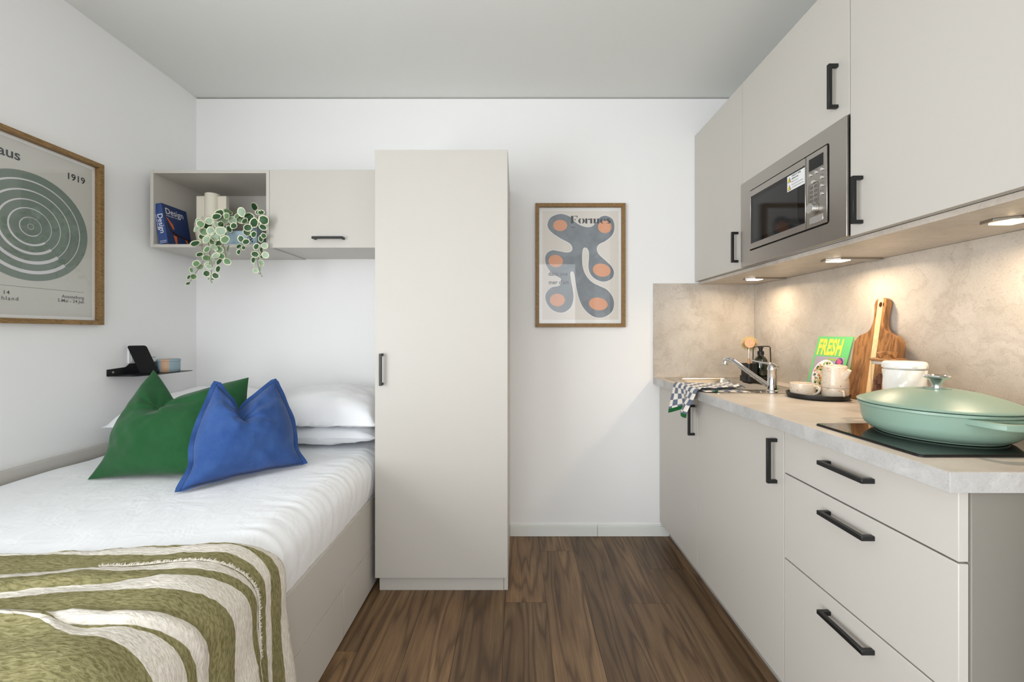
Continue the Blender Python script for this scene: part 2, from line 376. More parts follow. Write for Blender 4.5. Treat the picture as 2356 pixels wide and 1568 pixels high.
# base units
u = thing('base_cabinet', 'pale greige sink base cabinet with one door, standing against the back wall', 'cabinet', (1.1, 2.1, 0), 'base cabinets of the kitchen run')
base_carcass(S2 + .001, S3 - .002, u)
d = MB().box(XD, XD + .019, S2 + g, S3 - .003, ZD0, .870).build('door', m_cab, u, bevel=.0012); bar_handle((XD, 1.89, .765), (0, 0, 1), (-1, 0, 0), .142, d)
u = thing('base_cabinet', 'pale greige base cabinet with one wide door beside the drawer unit', 'cabinet', (1.1, 1.55, 0), 'base cabinets of the kitchen run')
base_carcass(S1 + .001, S2 - .001, u)
d = MB().box(XD, XD + .019, S1 + g, S2 - g, ZD0, .870).build('door', m_cab, u, bevel=.0012); bar_handle((XD, 1.293, .763), (0, 0, 1), (-1, 0, 0), .142, d)
u = thing('drawer_cabinet', 'pale greige drawer unit with three black bar handles under the hob', 'cabinet', (1.1, 1.0, 0), 'base cabinets of the kitchen run')
base_carcass(S0, S1 - .001, u, m_side_shade)
for z0, z1, zh in ((.740, .870, .826), (.479, .736, .694), (ZD0, .475, .431)):
    d = MB().box(XD, XD + .019, S0 + .003, S1 - g, z0, z1).build('drawer', m_cab, u, bevel=.0012); bar_handle((XD, 1.008, zh), (0, 1, 0), (-1, 0, 0), .142, d)
tag(MB().box(.879, .893, S0 + .004, YB - .014, 0, .0795).build('plinth', m_plinth, bevel=.001), 'grey kickboard running under the base cabinets along the floor', 'plinth')
# worktop with the cut-out for the sink
HX0, HX1, HY0, HY1 = .872, 1.192, 1.80, 2.275
WT0, WT1, WXF, WXB, WYN, WYB = .877, .915, .788, 1.3685, .7405, YB - .0105
b = MB()
b.box(WXF, WXB, WYN, HY0, WT0, WT1); b.box(WXF, WXB, HY1, WYB, WT0, WT1); b.box(WXF, HX0, HY0, HY1, WT0, WT1); b.box(HX1, WXB, HY0, HY1, WT0, WT1)
wt = thing('worktop', 'beige stone-look kitchen worktop with square grey edge', 'worktop', (1.1, 1.5, WT0))
b.build('slab', m_top, wt)
b = MB(); b.box(WXF - .0012, WXF, WYN - .0012, WYB, WT0, WT1 - .0008); b.build('front_edge', m_topedge, wt, bevel=.0008)
b = MB(); b.box(WXF - .0012, WXB, WYN - .0012, WYN - .00001, WT0, WT1 - .0008); b.build('end_edge', m_topedge, wt, bevel=.0008)
# splashbacks
tag(MB().box(1.369, XR - .0005, WYN, YB - .0005, WT1 - .02, 1.4475).build('splashback', m_splash, bevel=.0008), 'long beige stone-look splashback panel behind the hob and worktop', 'splashback')
tag(MB().box(.787, 1.3685, YB - .010, YB - .0005, WT0, 1.4545).build('splashback', m_splash, bevel=.0008), 'short beige stone-look splashback panel on the back wall behind the sink', 'splashback')
# wall units
XU, XUC, ZU0, ZU1 = 1.028, 1.049, 1.4655, 2.306
def wall_carcass(y0, y1, par):
    b = MB(); x1 = XR - .001
    b.box(XUC, x1, y0, y0 + .018, ZU0, ZU1); b.box(XUC, x1, y1 - .018, y1, ZU0, ZU1)
    b.box(XUC, x1, y0 + .018, y1 - .018, ZU0, ZU0 + .018); b.box(XUC, x1, y0 + .018, y1 - .018, ZU1 - .018, ZU1); b.box(x1 - .01, x1, y0 + .018, y1 - .018, ZU0 + .018, ZU1 - .018)
    return b.build('carcass', m_cab, par, bevel=.0008, seg=1)
u = thing('wall_cabinet', 'narrow greige wall cabinet above the sink beside the white back wall', 'cabinet', (1.2, 2.1, ZU0), 'wall cabinets of the kitchen run')
wall_carcass(S2 + .001, S3 - .002, u)
d = MB().box(XU, XU + .019, S2 + g, S3 - .003, ZU0, ZU1).build('door', m_cab, u, bevel=.0012); bar_handle((XU, 1.892, 1.567), (0, 0, 1), (-1, 0, 0), .142, d)
u = thing('wall_cabinet', 'greige wall cabinet with short door above the built-in microwave', 'cabinet', (1.2, 1.55, ZU0), 'wall cabinets of the kitchen run')
wall_carcass(S1 + .001, S2 - .001, u)
MB().box(XUC, XR - .011, S1 + .019, S2 - .019, 1.846, 1.862).build('shelf', m_cab_in, u)
d = MB().box(XU, XU + .019, S1 + g, S2 - g, 1.845, ZU1).build('door', m_cab, u, bevel=.0012); bar_handle((XU, 1.305, 1.958), (0, 0, 1), (-1, 0, 0), .142, d)
u = thing('wall_cabinet', 'greige wall cabinet with tall door nearest the camera, above the green pan', 'cabinet', (1.2, 1.0, ZU0), 'wall cabinets of the kitchen run')
wall_carcass(S0, S1 - .001, u)
d = MB().box(XU, XU + .019, S0 + g, S1 - g, ZU0, ZU1).build('door', m_cab, u, bevel=.0012); bar_handle((XU, 1.212, 1.564), (0, 0, 1), (-1, 0, 0), .142, d)
PZ0 = 1.448
tag(MB().box(XUC, 1.3785, S0, YB - .0105, PZ0, ZU0 - .002).build('light_pelmet', m_splash, bevel=.001), 'stone-look board closing the underside of the wall cabinets', 'panel')
# under-cabinet lamps: flat housing with a lens at the front
lamp_labels = ['under-cabinet lamp nearest the back wall, above the sink', 'middle under-cabinet lamp, below the microwave', 'under-cabinet lamp above the green pan, nearest the camera']
for y, lb in zip((2.08, 1.54, 1.0), lamp_labels):
    u = thing('under_cabinet_lamp', lb, 'lamp', (1.25, y, PZ0), 'lamps under the wall cabinets')
    MB().extrude([(1.165, y - .004), (1.20, y - .034), (1.355, y - .034), (1.355, y + .02), (1.225, y + .034), (1.175, y + .034)], (0, 0, PZ0 - .007), (1, 0, 0), (0, 1, 0), (0, 0, 1), .0068).build('housing', m_steel, u, bevel=.0008, seg=1)
    MB().extrude(rrect(1.185, 1.245, y - .026, y + .026, .006), (0, 0, PZ0 - .0085), (1, 0, 0), (0, 1, 0), (0, 0, 1), .0015).build('lens', m_led, u)
    la = area('lamp_glow', (1.215, y, PZ0 - .010), (0, R(4), 0), .055, .05, 1.8, (1, .79, .55), 170); la.parent = u; la.matrix_parent_inverse = Matrix.Translation(-u.location)

# ------------------------------------------------------------------ microwave
u = thing('microwave', 'built-in stainless steel microwave with black glass door', 'microwave', (1.2, 1.556, ZU0 + .02))
fy0, fy1, fz0, fz1 = 1.2585, 1.8535, 1.466, 1.842
oy0, oy1, oz0, oz1 = 1.329, 1.784, 1.527, 1.79
def yz(b, loops, x, d, mi=0): return b.extrude(loops, (x, 0, 0), (0, 1, 0), (0, 0, 1), (1, 0, 0), d, mi)
yz(MB(), [rrect(fy0, fy1, fz0, fz1, .003, 2), rrect(oy0, oy1, oz0, oz1, .010)[::-1]], 1.020, .02).build('trim_frame', m_steel, u, bevel=.001)
MB().box(1.0305, 1.35, 1.29, 1.82, 1.49, 1.83).build('housing', m_blackp, u)
sp = 1.432
d = yz(MB(), [[(sp + .0012, oz0 + .005), (oy1 - .005, oz0 + .005), (oy1 - .005, oz1 - .005), (sp + .0012, oz1 - .005)], [(sp + .005, 1.556), (1.770, 1.556), (1.770, 1.759), (sp + .005, 1.759)][::-1]], 1.0165, .0135).build('door', m_steel, u, bevel=.0008, seg=1)
m_bglass = mat('black_glass', (6, 6, 7), .05, spec=.38)
m_screen = mat('phone_screen', (4, 4, 5), .25, spec=.12)
MB().box(1.019, 1.030, sp + .005, 1.770, 1.556, 1.759).build('window_pane', m_bglass, d)
MB().box(1.0184, 1.019, 1.475, 1.748, 1.572, 1.742).build('window_screen', mat('window_mesh', (22, 22, 22), .07, spec=.45), d)
cp = MB().box(1.0165, 1.030, oy0 + .005, sp - .0012, oz0 + .005, oz1 - .005).build('control_panel', m_steel, u, bevel=.0008, seg=1)
MB().box(1.0158, 1.0168, 1.350, 1.4157, 1.727, 1.768).build('display', m_bglass, cp)
def xdisc(b, y, z, ry, rz, x0, d, n=18): return b.extrude(ell(y, z, ry, rz, n), (x0, 0, 0), (0, 1, 0), (0, 0, 1), (1, 0, 0), d)
m_btn = mat('silver_button', (214, 214, 212), .25, .9)
for y, z in ((1.3553, 1.714), (1.3553, 1.687), (1.3553, 1.660), (1.3553, 1.633), (1.3812, 1.714), (1.408, 1.7135)):
    xdisc(MB(), y, z, .0052, .0058, 1.0130, .004).build('button', m_btn, cp, bevel=.0012)
    MB().box(1.0162, 1.0166, y - .008, y + .008, z + .0085, z + .0096).build('button_legend', m_ink, cp)
xdisc(MB(), 1.394, 1.686, .0095, .0055, 1.0130, .004).build('button', m_btn, cp, bevel=.0012)
pad = yz(MB(), [rrect(1.372, 1.4165, 1.612, 1.680, .005), rrect(1.3728, 1.4157, 1.6128, 1.6792, .0045)[::-1]], 1.0160, .0006).build('keypad_outline', m_ink, cp)
for k in range(8):
    yz(MB(), [ell(1.3835 + .021 * (k % 2), 1.668 - .0155 * (k // 2), .0062, .0052, 16), ell(1.3835 + .021 * (k % 2), 1.668 - .0155 * (k // 2), .0052, .0042, 16)[::-1]], 1.0160, .0006).build('key_ring', m_ink, cp)
    MB().box(1.0160, 1.0166, 1.3815 + .021 * (k % 2), 1.3855 + .021 * (k % 2), 1.6675 - .0155 * (k // 2), 1.6687 - .0155 * (k // 2)).build('key_mark', m_ink, cp)
b = MB(); xdisc(b, 1.39, 1.593, .0205, .0205, 1.0135, .003, 28); b.build('knob_ring', m_steel, cp, bevel=.0008)
b = MB(); xdisc(b, 1.39, 1.593, .0165, .0165, .998, .0155, 28); b.build('knob', m_btn, cp, bevel=.0018)
MB().box(1.0148, 1.0166, 1.350, 1.412, 1.543, 1.566).build('release_button', m_btn, cp, bevel=.0008, seg=1)
st = MB().box(1.0176, 1.0183, 1.4345, 1.5315, 1.697, 1.754).build('warning_sticker', mat('sticker_white', (226, 228, 228), .4), u)
m_yel = mat('warning_yellow', (240, 205, 40), .5)
for zc in (1.740, 1.711):
    yz(MB(), [[(1.510, zc - .0105), (1.5285, zc - .0105), (1.51925, zc + .0095)]], 1.0172, .0003).build('warning_triangle', m_ink, st)
    yz(MB(), [[(1.5125, zc - .009), (1.526, zc - .009), (1.51925, zc + .0065)]], 1.0168, .0003).build('warning_triangle_fill', m_yel, st)
    MB().box(1.0164, 1.0167, 1.5186, 1.5199, zc - .006, zc + .002).build('warning_mark', m_ink, st)
for k, ln in enumerate(['VORSICHT: HEISSE', 'OBERFLÄCHE', 'NIEMALS berühren', 'Achtung: Gehäuse nicht entfernen', 'vor dem Öffnen den Stecker ziehen']):
    lettering('sticker_text', ln, .0075 if k < 2 else .0055, (1.0175, 1.507, 1.7455 - k * .0102), (0, -1, 0), (0, 0, 1), m_ink, st, bold=.00015 if k < 2 else 0, sx=.8)

# ------------------------------------------------------------------ sink and tap
u = thing('sink', 'stainless steel inset sink with low rim set in the worktop', 'sink', (1.05, 2.0, WT1))
SX0, SX1, SY0, SY1 = .838, 1.262, 1.70, 2.307
def loop(x0, x1, y0, y1, r, z, n=6): return [(p[0], p[1], z) for p in rrect(x0, x1, y0, y1, r, n)]
rings = [loop(SX0, SX1, SY0, SY1, .012, WT1 + .0004), loop(SX0, SX1, SY0, SY1, .012, WT1 + .0024), loop(SX0 + .006, SX1 - .006, SY0 + .006, SY1 - .006, .012, WT1 + .0036),
         loop(HX0 + .006, HX1 - .006, HY0 + .006, HY1 - .006, .055, WT1 + .0024), loop(HX0 + .013, HX1 - .013, HY0 + .013, HY1 - .013, .052, WT1 - .006),
         loop(HX0 + .022, HX1 - .022, HY0 + .022, HY1 - .022, .05, WT1 - .12), loop(HX0 + .05, HX1 - .05, HY0 + .05, HY1 - .05, .04, WT1 - .145)]
b = MB(); n = len(rings[0])
b.add([p for r_ in rings for p in r_], [(i * n + k, i * n + (k + 1) % n, (i + 1) * n + (k + 1) % n, (i + 1) * n + k) for i in range(len(rings) - 1) for k in range(n)] + [tuple((len(rings) - 1) * n + k for k in range(n))])
b.build('basin', m_sink, u, smooth=40)
MB().lathe([(.0, 0), (.038, 0), (.04, .002), (.03, .003), (.0, .003)], (1.03, 2.04, WT1 - .1446), 24, cap=False).build('drain', m_chrome, u, smooth=40)
for k in range(5): MB().box(.88 + .05 * k, .892 + .05 * k, 1.722, 1.785, WT1 + .0034, WT1 + .0046).build('drainer_rib', m_sink, u, bevel=.001)
u = thing('tap', 'chrome single-lever kitchen tap with long slanted spout', 'tap', (1.082, 1.722, WT1 + .003))
tc = (1.082, 1.724)
MB().lathe([(.0225, 0), (.0225, .006), (.0195, .010), (.0185, .05), (.018, .09), (.0195, .094), (.0195, .10), (.015, .112), (.005, .117)], (tc[0], tc[1], WT1 + .0035), 28).build('tap_body', m_chrome, u, smooth=35)
p0, p1 = Vector((1.075, 1.735, .942)), Vector((1.012, 1.955, 1.040))
path = [p0, p0.lerp(p1, .35) + Vector((0, 0, .004)), p0.lerp(p1, .7) + Vector((0, 0, .010)), p0.lerp(p1, .88) + Vector((0, 0, .012)), p1 + Vector((0, 0, .005)), p1 + Vector((-.004, .014, -.001))]
MB().tube(catmull(path, 5, False), .0105, 14).build('spout', m_chrome, u, smooth=50)
MB().lathe([(.011, 0), (.012, .004), (.012, .02), (.009, .024)], (1.0075, 1.968, 1.014), 18).build('aerator', m_chrome, u, smooth=40)
lv = [Vector((tc[0] + .006, tc[1] - .014, 1.024)), Vector((tc[0], tc[1] + .004, 1.036)), Vector((tc[0] - .014, tc[1] + .05, 1.040)), Vector((tc[0] - .026, tc[1] + .105, 1.046))]
MB().tube(catmull(lv, 5, False), [.016 - .010 * i / 15 for i in range(16)], 12, flat=.5).build('lever', m_chrome, u, smooth=50)

# ------------------------------------------------------------------ wardrobe
u = thing('wardrobe', 'tall greige single-door wardrobe standing beside the bed', 'wardrobe', (-.34, 2.1, 0))
WD0, WD1 = -.638, -.040
b = MB(); b.box(WD0 + .003, WD0 + .021, 1.852, YB - .002, .067, 1.990); b.box(WD1 - .018, WD1, 1.852, YB - .002, 0, 1.990)
b.box(WD0 + .021, WD1 - .018, 1.852, YB - .002, .067, .085); b.box(WD0 + .021, WD1 - .018, 1.852, YB - .002, 1.972, 1.990); b.box(WD0 + .021, WD1 - .018, YB - .01, YB - .002, .085, 1.972)
b.build('carcass', m_cab, u, bevel=.0008, seg=1)
d = MB().box(WD0, WD1 - .001, 1.830, 1.850, .0675, 1.992).build('door', m_cab, u, bevel=.0012); bar_handle((-.6045, 1.830, 1.006), (0, 0, 1), (0, -1, 0), .142, d)
MB().box(WD0 + .014, WD1 - .019, 1.851, 1.868, 0, .0665).build('plinth', m_cab, u, bevel=.001)

# ------------------------------------------------------------------ overhead shelf and cabinet
SH = dict(x0=-1.808, x1=-1.2205, y0=2.007, y1=YB - .001, z0=1.591, z1=1.973); tp = .016
u = thing('open_shelf', 'open greige wall box shelf holding a blue book, a vase and a trailing plant', 'shelf', (-1.51, 2.18, 1.591))
MB().box(SH['x0'], SH['x0'] + tp, SH['y0'], SH['y1'], SH['z0'], SH['z1']).build('side_panel', m_cab, u, bevel=.0008)
MB().box(SH['x1'] - tp, SH['x1'], SH['y0'], SH['y1'], SH['z0'], SH['z1']).build('side_panel', m_cab, u, bevel=.0008)
MB().box(SH['x0'] + tp, SH['x1'] - tp, SH['y0'] + .001, SH['y1'], SH['z0'] + .0005, SH['z0'] + tp).build('bottom_panel', m_cab, u, bevel=.0008)
MB().box(SH['x0'] + tp, SH['x1'] - tp, SH['y0'] + .001, SH['y1'], SH['z1'] - tp, SH['z1'] - .0005).build('top_panel', m_cab, u, bevel=.0008)
MB().box(SH['x0'] + tp, SH['x1'] - tp, SH['y1'] - .008, SH['y1'], SH['z0'] + tp, SH['z1'] - tp).build('back_panel', m_cab, u)
u = thing('wall_cabinet', 'closed greige flap cabinet above the bed beside the open shelf', 'cabinet', (-.93, 2.18, 1.591))
b = MB(); b.box(-1.2195, -.640, 2.028, YB - .001, 1.596, 1.973); b.build('carcass', m_cab, u, bevel=.0008, seg=1)
d = MB().box(-1.2190, -.640, 2.006, 2.025, 1.589, 1.973).build('door', m_cab, u, bevel=.0012)
bar_handle((-.922, 2.006, 1.633), (1, 0, 0), (0, -1, 0), .150, d)

# ------------------------------------------------------------------ bed
u = thing('bed_frame', 'greige storage bed frame with drawers and a low rail along the wall', 'bed', (-1.25, 1.3, 0))
BX0, BX1, BY0, BY1 = XL + .001, -.660, .34, YB - .003
MB().box(BX0, BX0 + .028, BY0, BY1, 0, .674).build('wall_rail', m_cab, u, bevel=.001)
MB().box(BX1 - .019, BX1, BY0 + .02, BY1, .2015, .412).build('side_panel', m_cab, u, bevel=.001)
MB().box(BX1 - .019, BX1, 1.5525, BY1, .008, .1985).build('drawer', m_cab, u, bevel=.001)
MB().box(BX1 - .019, BX1, .79, 1.5495, .008, .1985).build('drawer', m_cab, u, bevel=.001)
MB().box(BX1 - .019, BX1, BY0 + .02, .787, .008, .1985).build('drawer', m_cab, u, bevel=.001)
MB().box(BX0 + .029, BX1 - .0195, BY0, BY0 + .019, 0, .412).build('foot_panel', m_cab, u, bevel=.001)
MB().box(BX0 + .029, BX1 - .0195, BY0 + .0195, BY1, .33, .392).build('slat_base', m_cab_in, u)
b = MB(); b.box(BX0 + .05, BX1 - .03, BY0 + .03, BY1 - .02, 0, .33); b.build('drawer_core', m_cab_in, u)
# mattress in a fitted sheet: cross-section swept along the bed, gathers at the edge
def prof_right(s):
    """walk along the bed's cross-section: s=0 at X=-1.80 on the top, over the rounded edge, down the side -> (x, z, nx, nz)"""
    if s < 1.06: return (-1.80 + s, .62, 0, 1)
    s -= 1.06; rr = .09
    if s < rr * math.pi / 2:
        a = s / rr; return (-.74 + rr * math.sin(a), .53 + rr * math.cos(a), math.sin(a), math.cos(a))
    s -= rr * math.pi / 2; return (-.65, .53 - s, 1, 0)
b = MB(); NY, NS = 240, 120; vs_ = []
for j in range(NY + 1):
    y = .365 + (2.335 - .365) * j / NY
    ring = []
    for i in range(NS + 1):
        s = -.012 + (1.32 + .012) * i / NS
        x, z, nx, nz = prof_right(max(0, s))
        if s < .1: z += .012 * (1 - s / .1); 
        if s > 1.2: x -= .020 * ((s - 1.2) / .12) ** 2
        nn = noise.noise(Vector((x * 3, y * 3, 0))) * .006 + noise.noise(Vector((x * 9 + 3, y * 7, z * 5))) * .0025
        w = smooth01(.93, 1.1, s) * (1 - .5 * smooth01(1.22, 1.3, s))
        ga = noise.noise(Vector((y * 34 + .9 * noise.noise(Vector((y * 6, s * 4, 3))), s * 3.5, 1))) + .5 * noise.noise(Vector((y * 75, s * 5, 7)))
        nn += w * .0036 * ga
        nn += .010 * math.exp(-((s - .05) / .06) ** 2) * (noise.noise(Vector((y * 6, 0, 5))) + .4)
        nn += .012 * math.exp(-((s - .08) / .05) ** 2 - ((y - 1.80) / .07) ** 2)
        dd = math.hypot(s - .66, y - 1.33); nn += .0008 * math.sin(math.atan2(y - 1.33, s - .66) * 14) * math.exp(-(dd / .16) ** 2)
        ey = min(y - .365, 2.335 - y); dz = -.05 * (1 - smooth01(0, .07, ey)) if s < 1.1 else 0
        ring.append((x + nx * nn, y, z + nz * nn + dz))
    ring += [(-.70, y, .395), (-1.80, y, .395)]; vs_ += ring
m_ = NS + 3
b.add(vs_, [(j * m_ + i, j * m_ + (i + 1) % m_, (j + 1) * m_ + (i + 1) % m_, (j + 1) * m_ + i) for j in range(NY) for i in range(m_)] + [tuple(range(m_)), tuple(NY * m_ + i for i in reversed(range(m_)))])
tag(b.build('mattress', m_sheet, smooth=60), 'thick mattress in a white fitted sheet on the greige bed', 'mattress')
# pillows
def pillow(name, label, c, sx, sy, h, rz, tilt, m, group, seed, ears=.03, roll=0, below=.5):
    N = 44; M4 = Matrix.Translation(c) @ Matrix.Rotation(rz, 4, 'Z') @ Matrix.Rotation(tilt, 4, 'X') @ Matrix.Rotation(roll, 4, 'Y')
    vs, fs = [], []
    idx = {}
    for side in (1, -1):
        for i in range(N + 1):
            for j in range(N + 1):
                u_, v_ = 2 * i / N - 1, 2 * j / N - 1; edge = i in (0, N) or j in (0, N)
                if side < 0 and edge: idx[(side, i, j)] = idx[(1, i, j)]; continue
                x = sx / 2 * u_ * (1 - .07 * (1 - v_ * v_)) if True else 0
                y = sy / 2 * v_ * (1 - .07 * (1 - u_ * u_))
                t_ = (max(0, 1 - abs(u_) ** 3.0) ** .52) * (max(0, 1 - abs(v_) ** 3.0) ** .52)
                hem = smooth01(.0, .12, min(1 - abs(u_), 1 - abs(v_)))
                z = side * (h * (1 if side > 0 else below) * t_ * (.25 + .75 * hem) + .002)
                p3 = Vector((x * 7 + seed, y * 7, side * 2))
                z += (.012 * noise.noise(p3) + .006 * noise.noise(p3 * 3) + .003 * noise.noise(p3 * 8)) * t_ ** .3
                z += ears * (max(0, abs(u_) - .8) / .2) * (max(0, abs(v_) - .8) / .2)
                idx[(side, i, j)] = len(vs); vs.append(M4 @ Vector((x, y, z)))
        for i in range(N):
            for j in range(N):
                q = [idx[(side, i, j)], idx[(side, i + 1, j)], idx[(side, i + 1, j + 1)], idx[(side, i, j + 1)]]
                fs.append(tuple(q if side > 0 else q[::-1]))
    return tag(MB().add(vs, fs).build(name, m, smooth=75), label, 'pillow', group)
pillow('pillow', 'white pillow lowest of the stack, pressed against the wardrobe side', (-.965, 2.10, .679), .62, .44, .052, 0, 0, m_pillow2, 'white bed pillows', 1, 0, below=.95)
pillow('pillow', 'plain white pillow under the others in the corner behind the green cushion', (-1.545, 2.10, .679), .52, .44, .052, 0, 0, m_pillow2, 'white bed pillows', 2, 0, below=.95)
pillow('pillow', 'white crinkled pillow on top of the stack beside the wardrobe', (-.955, 2.095, .748), .62, .46, .145, 0, R(2), m_pillow, 'white bed pillows', 3, .0, below=.10)
pillow('pillow', 'white crinkled pillow whose corner pokes out behind the green cushion', (-1.548, 2.060, .756), .56, .54, .130, R(1), R(1), m_pillow, 'white bed pillows', 4, .0, below=.10)
# cushions: closed bags with a pinched top edge
def cushion(name, label, BL, BR, TR, TL, nrm, thick, chop, m, seed, flange=0.0, cu=.5, cw=1.15, back=.8):
    BL, BR, TR, TL = map(Vector, (BL, BR, TR, TL)); nrm = Vector(nrm).normalized(); N = 60
    cen = (BL + BR + TR + TL) / 4
    def P(u_, v_):
        p = BL * (1 - u_) * (1 - v_) + BR * u_ * (1 - v_) + TR * u_ * v_ + TL * (1 - u_) * v_
        side = (BR * (1 - v_) + TR * v_) - (BL * (1 - v_) + TL * v_)
        w_ = 2 * u_ - 1; p = p + side * (.5 * w_ * abs(w_) * (.06 * math.exp(-((v_ - .60) / .26) ** 2) - .085 * math.exp(-((v_ - .20) / .14) ** 2)))
        up = (TL - BL).normalized()
        dist = (u_ / cu) if u_ < cu else (1 - u_) / (1 - cu)
        p = p - up * chop * dist ** cw * smooth01(.25, 1, v_) ** 1.3
        p = p + Vector((0, 0, .012)) * (4 * u_ * (1 - u_)) * (1 - v_) ** 3
        return p
    vs, fs, idx = [], [], {}
    for side in (1, -1):
        for i in range(N + 1):
            for j in range(N + 1):
                if side < 0 and (i in (0, N) or j in (0, N)): idx[(side, i, j)] = idx[(1, i, j)]; continue
                u_, v_ = i / N, j / N
                t_ = (max(0, 1 - abs(2 * u_ - 1) ** 2.5) ** .7) * (max(0, 1 - abs(2 * v_ - 1) ** 2.2) ** .62)
                t_ *= 1 - .62 * math.exp(-((u_ - cu) / .10) ** 2) * smooth01(.55, .92, v_)
                q = Vector((u_ * 4 + seed, v_ * 4, side))
                wr = .010 * noise.noise(q) + .005 * noise.noise(q * 2.7)
                rad = math.atan2(u_ - cu, .8 - v_ + .001)
                wr += .006 * math.sin(rad * 7 + seed) * smooth01(.45, .85, v_)
                p = P(u_, v_) + nrm * (side * thick * t_ * (1 if side > 0 else back) + wr * min(1, t_ * 2.5))
                idx[(side, i, j)] = len(vs); vs.append(p)
        for i in range(N):
            for j in range(N):
                q = [idx[(side, i, j)], idx[(side, i + 1, j)], idx[(side, i + 1, j + 1)], idx[(side, i, j + 1)]]
                fs.append(tuple(q if side > 0 else q[::-1]))
    o = thing(name, label, 'cushion', tuple((BL + BR) / 2)); MB().add(vs, fs).build('cover', m, o, smooth=75)
    if flange:
        bd = [(i / N, 0) for i in range(N)] + [(1, j / N) for j in range(N)] + [(1 - i / N, 1) for i in range(N)] + [(0, 1 - j / N) for j in range(N)]
        vs, fs = [], []; n = len(bd)
        for k, (u_, v_) in enumerate(bd):
            a = P(*bd[k - 1]); c2 = P(*bd[(k + 1) % n]); tg = (c2 - a).normalized(); out = tg.cross(nrm).normalized()
            if out.dot(P(u_, v_) - P(.5 + .6 * (u_ - .5), .5 + .6 * (v_ - .5))) < 0: out = -out
            w = flange * (1 - .75 * math.exp(-((u_ - cu) / .07) ** 2) * (v_ > .99))
            cor = 1
            q = P(u_, v_) + nrm * .004 * math.sin(k * .37 + seed)
            if (v_ < .01): q += Vector((0, 0, .002)); out = Vector((out.x, out.y, max(out.z, -.1))).normalized()
            vs += [P(u_, v_) + nrm * .0025, q + out * w + nrm * .0015, q + out * w - nrm * .0015, P(u_, v_) - nrm * .0025]
        for k in range(n):
            for e in range(4): fs.append((k * 4 + e, k * 4 + (e + 1) % 4, ((k + 1) % n) * 4 + (e + 1) % 4, ((k + 1) % n) * 4 + e))
        MB().add(vs, fs).build('flange', m, o, smooth=60)
    return o
cushion('cushion', 'dark green square cushion with a pinched top leaning on the pillows', (-1.585, 1.50, .628), (-1.075, 1.53, .628), (-1.17, 1.775, .975), (-1.535, 1.72, 1.013),
        (0, -.88, .47), .105, .12, m_green, 2.0, 0, .36, 1.1)
cushion('cushion', 'blue square cushion with flanged edge standing in front of the green one', (-1.150, 1.385, .631), (-.875, 1.675, .631), (-1.005, 1.690, .968), (-1.140, 1.545, .975),
        (.66, -.64, .40), .100, .115, m_blue, 5.0, .014, .5, 1.0)

# ------------------------------------------------------------------ throw blanket
SN = [.15, .60, .90, 1.06, 1.23, 1.66]
U_ = [[.875, .88, .920, .940, .990, 1.020], [.838, .840, .888, .910, .984, 1.018], [.79, .79, .852, .872, .958, 1.000], [.782, .782, .816, .822, .893, .935], [.745, .746, .753, .758, .822, .870],
      [.744, .745, .746, .733, .790, .830], [.743, .744, .743, .724, .765, .800], [.742, .743, .738, .693, .700, .740], [.60, .60, .60, .57, .60, .62], [.53, .53, .53, .50, .50, .50], [.42, .42, .42, .40, .38, .38]]
L_ = [[.985, .985, 1.016, 1.035, 1.12, 1.17], [.984, .984, 1.015, 1.033, 1.088, 1.118], [.983, .983, 1.011, 1.022, 1.045, 1.058], [.975, .975, .974, .985, 1.022, 1.046],
      [.80, .80, .86, .885, .93, .95]]
def ip(vals, s):
    s = max(SN[0], min(SN[-1], s))
    for k in range(len(SN) - 1):
        if s <= SN[k + 1]:
            t_ = (s - SN[k]) / (SN[k + 1] - SN[k]); t_ = t_ * t_ * (3 - 2 * t_); return vals[k] * (1 - t_) + vals[k + 1] * t_
def blanket(tab, first, h0, hf, rows, ns=150, s1=1.66):
    b = MB(); nb = len(tab) - 1; NR = nb * rows + 1
    for i in range(ns + 1):
        s = SN[0] + (s1 - SN[0]) * i / ns
        bs = [ip(v, s) + .006 * noise.noise(Vector((s * 5, k * 3.1, 0))) for k, v in enumerate(tab)]
        bs = [max(bs[k:]) for k in range(len(bs))]
        for k in range(nb):
            for r_ in range(rows + (k == nb - 1)):
                y = bs[k] + (bs[k + 1] - bs[k]) * r_ / rows
                x, z, nx, nz = prof_right(s)
                h = h0 + hf(s, y, bs)
                h += .0016 * math.sin(y * 520) * (1 - smooth01(1.1, 1.3, s)) * .5 + .0018 * noise.noise(Vector((s * 60, y * 60, 2))) + .004 * noise.noise(Vector((s * 11, y * 16, 9)))
                flare = .010 * smooth01(1.25, 1.6, s) * (1 + math.sin(y * 16))
                b.v.append((x + nx * (h + flare), y, z + nz * h))
    for i in range(ns):
        for k in range(NR - 1):
            b.f.append((i * NR + k, i * NR + k + 1, (i + 1) * NR + k + 1, (i + 1) * NR + k)); b.mi.append((first + k // rows) % 2)
    return b
def hL(s, y, bs):
    return .004 * smooth01(0, .02, bs[0] - y)
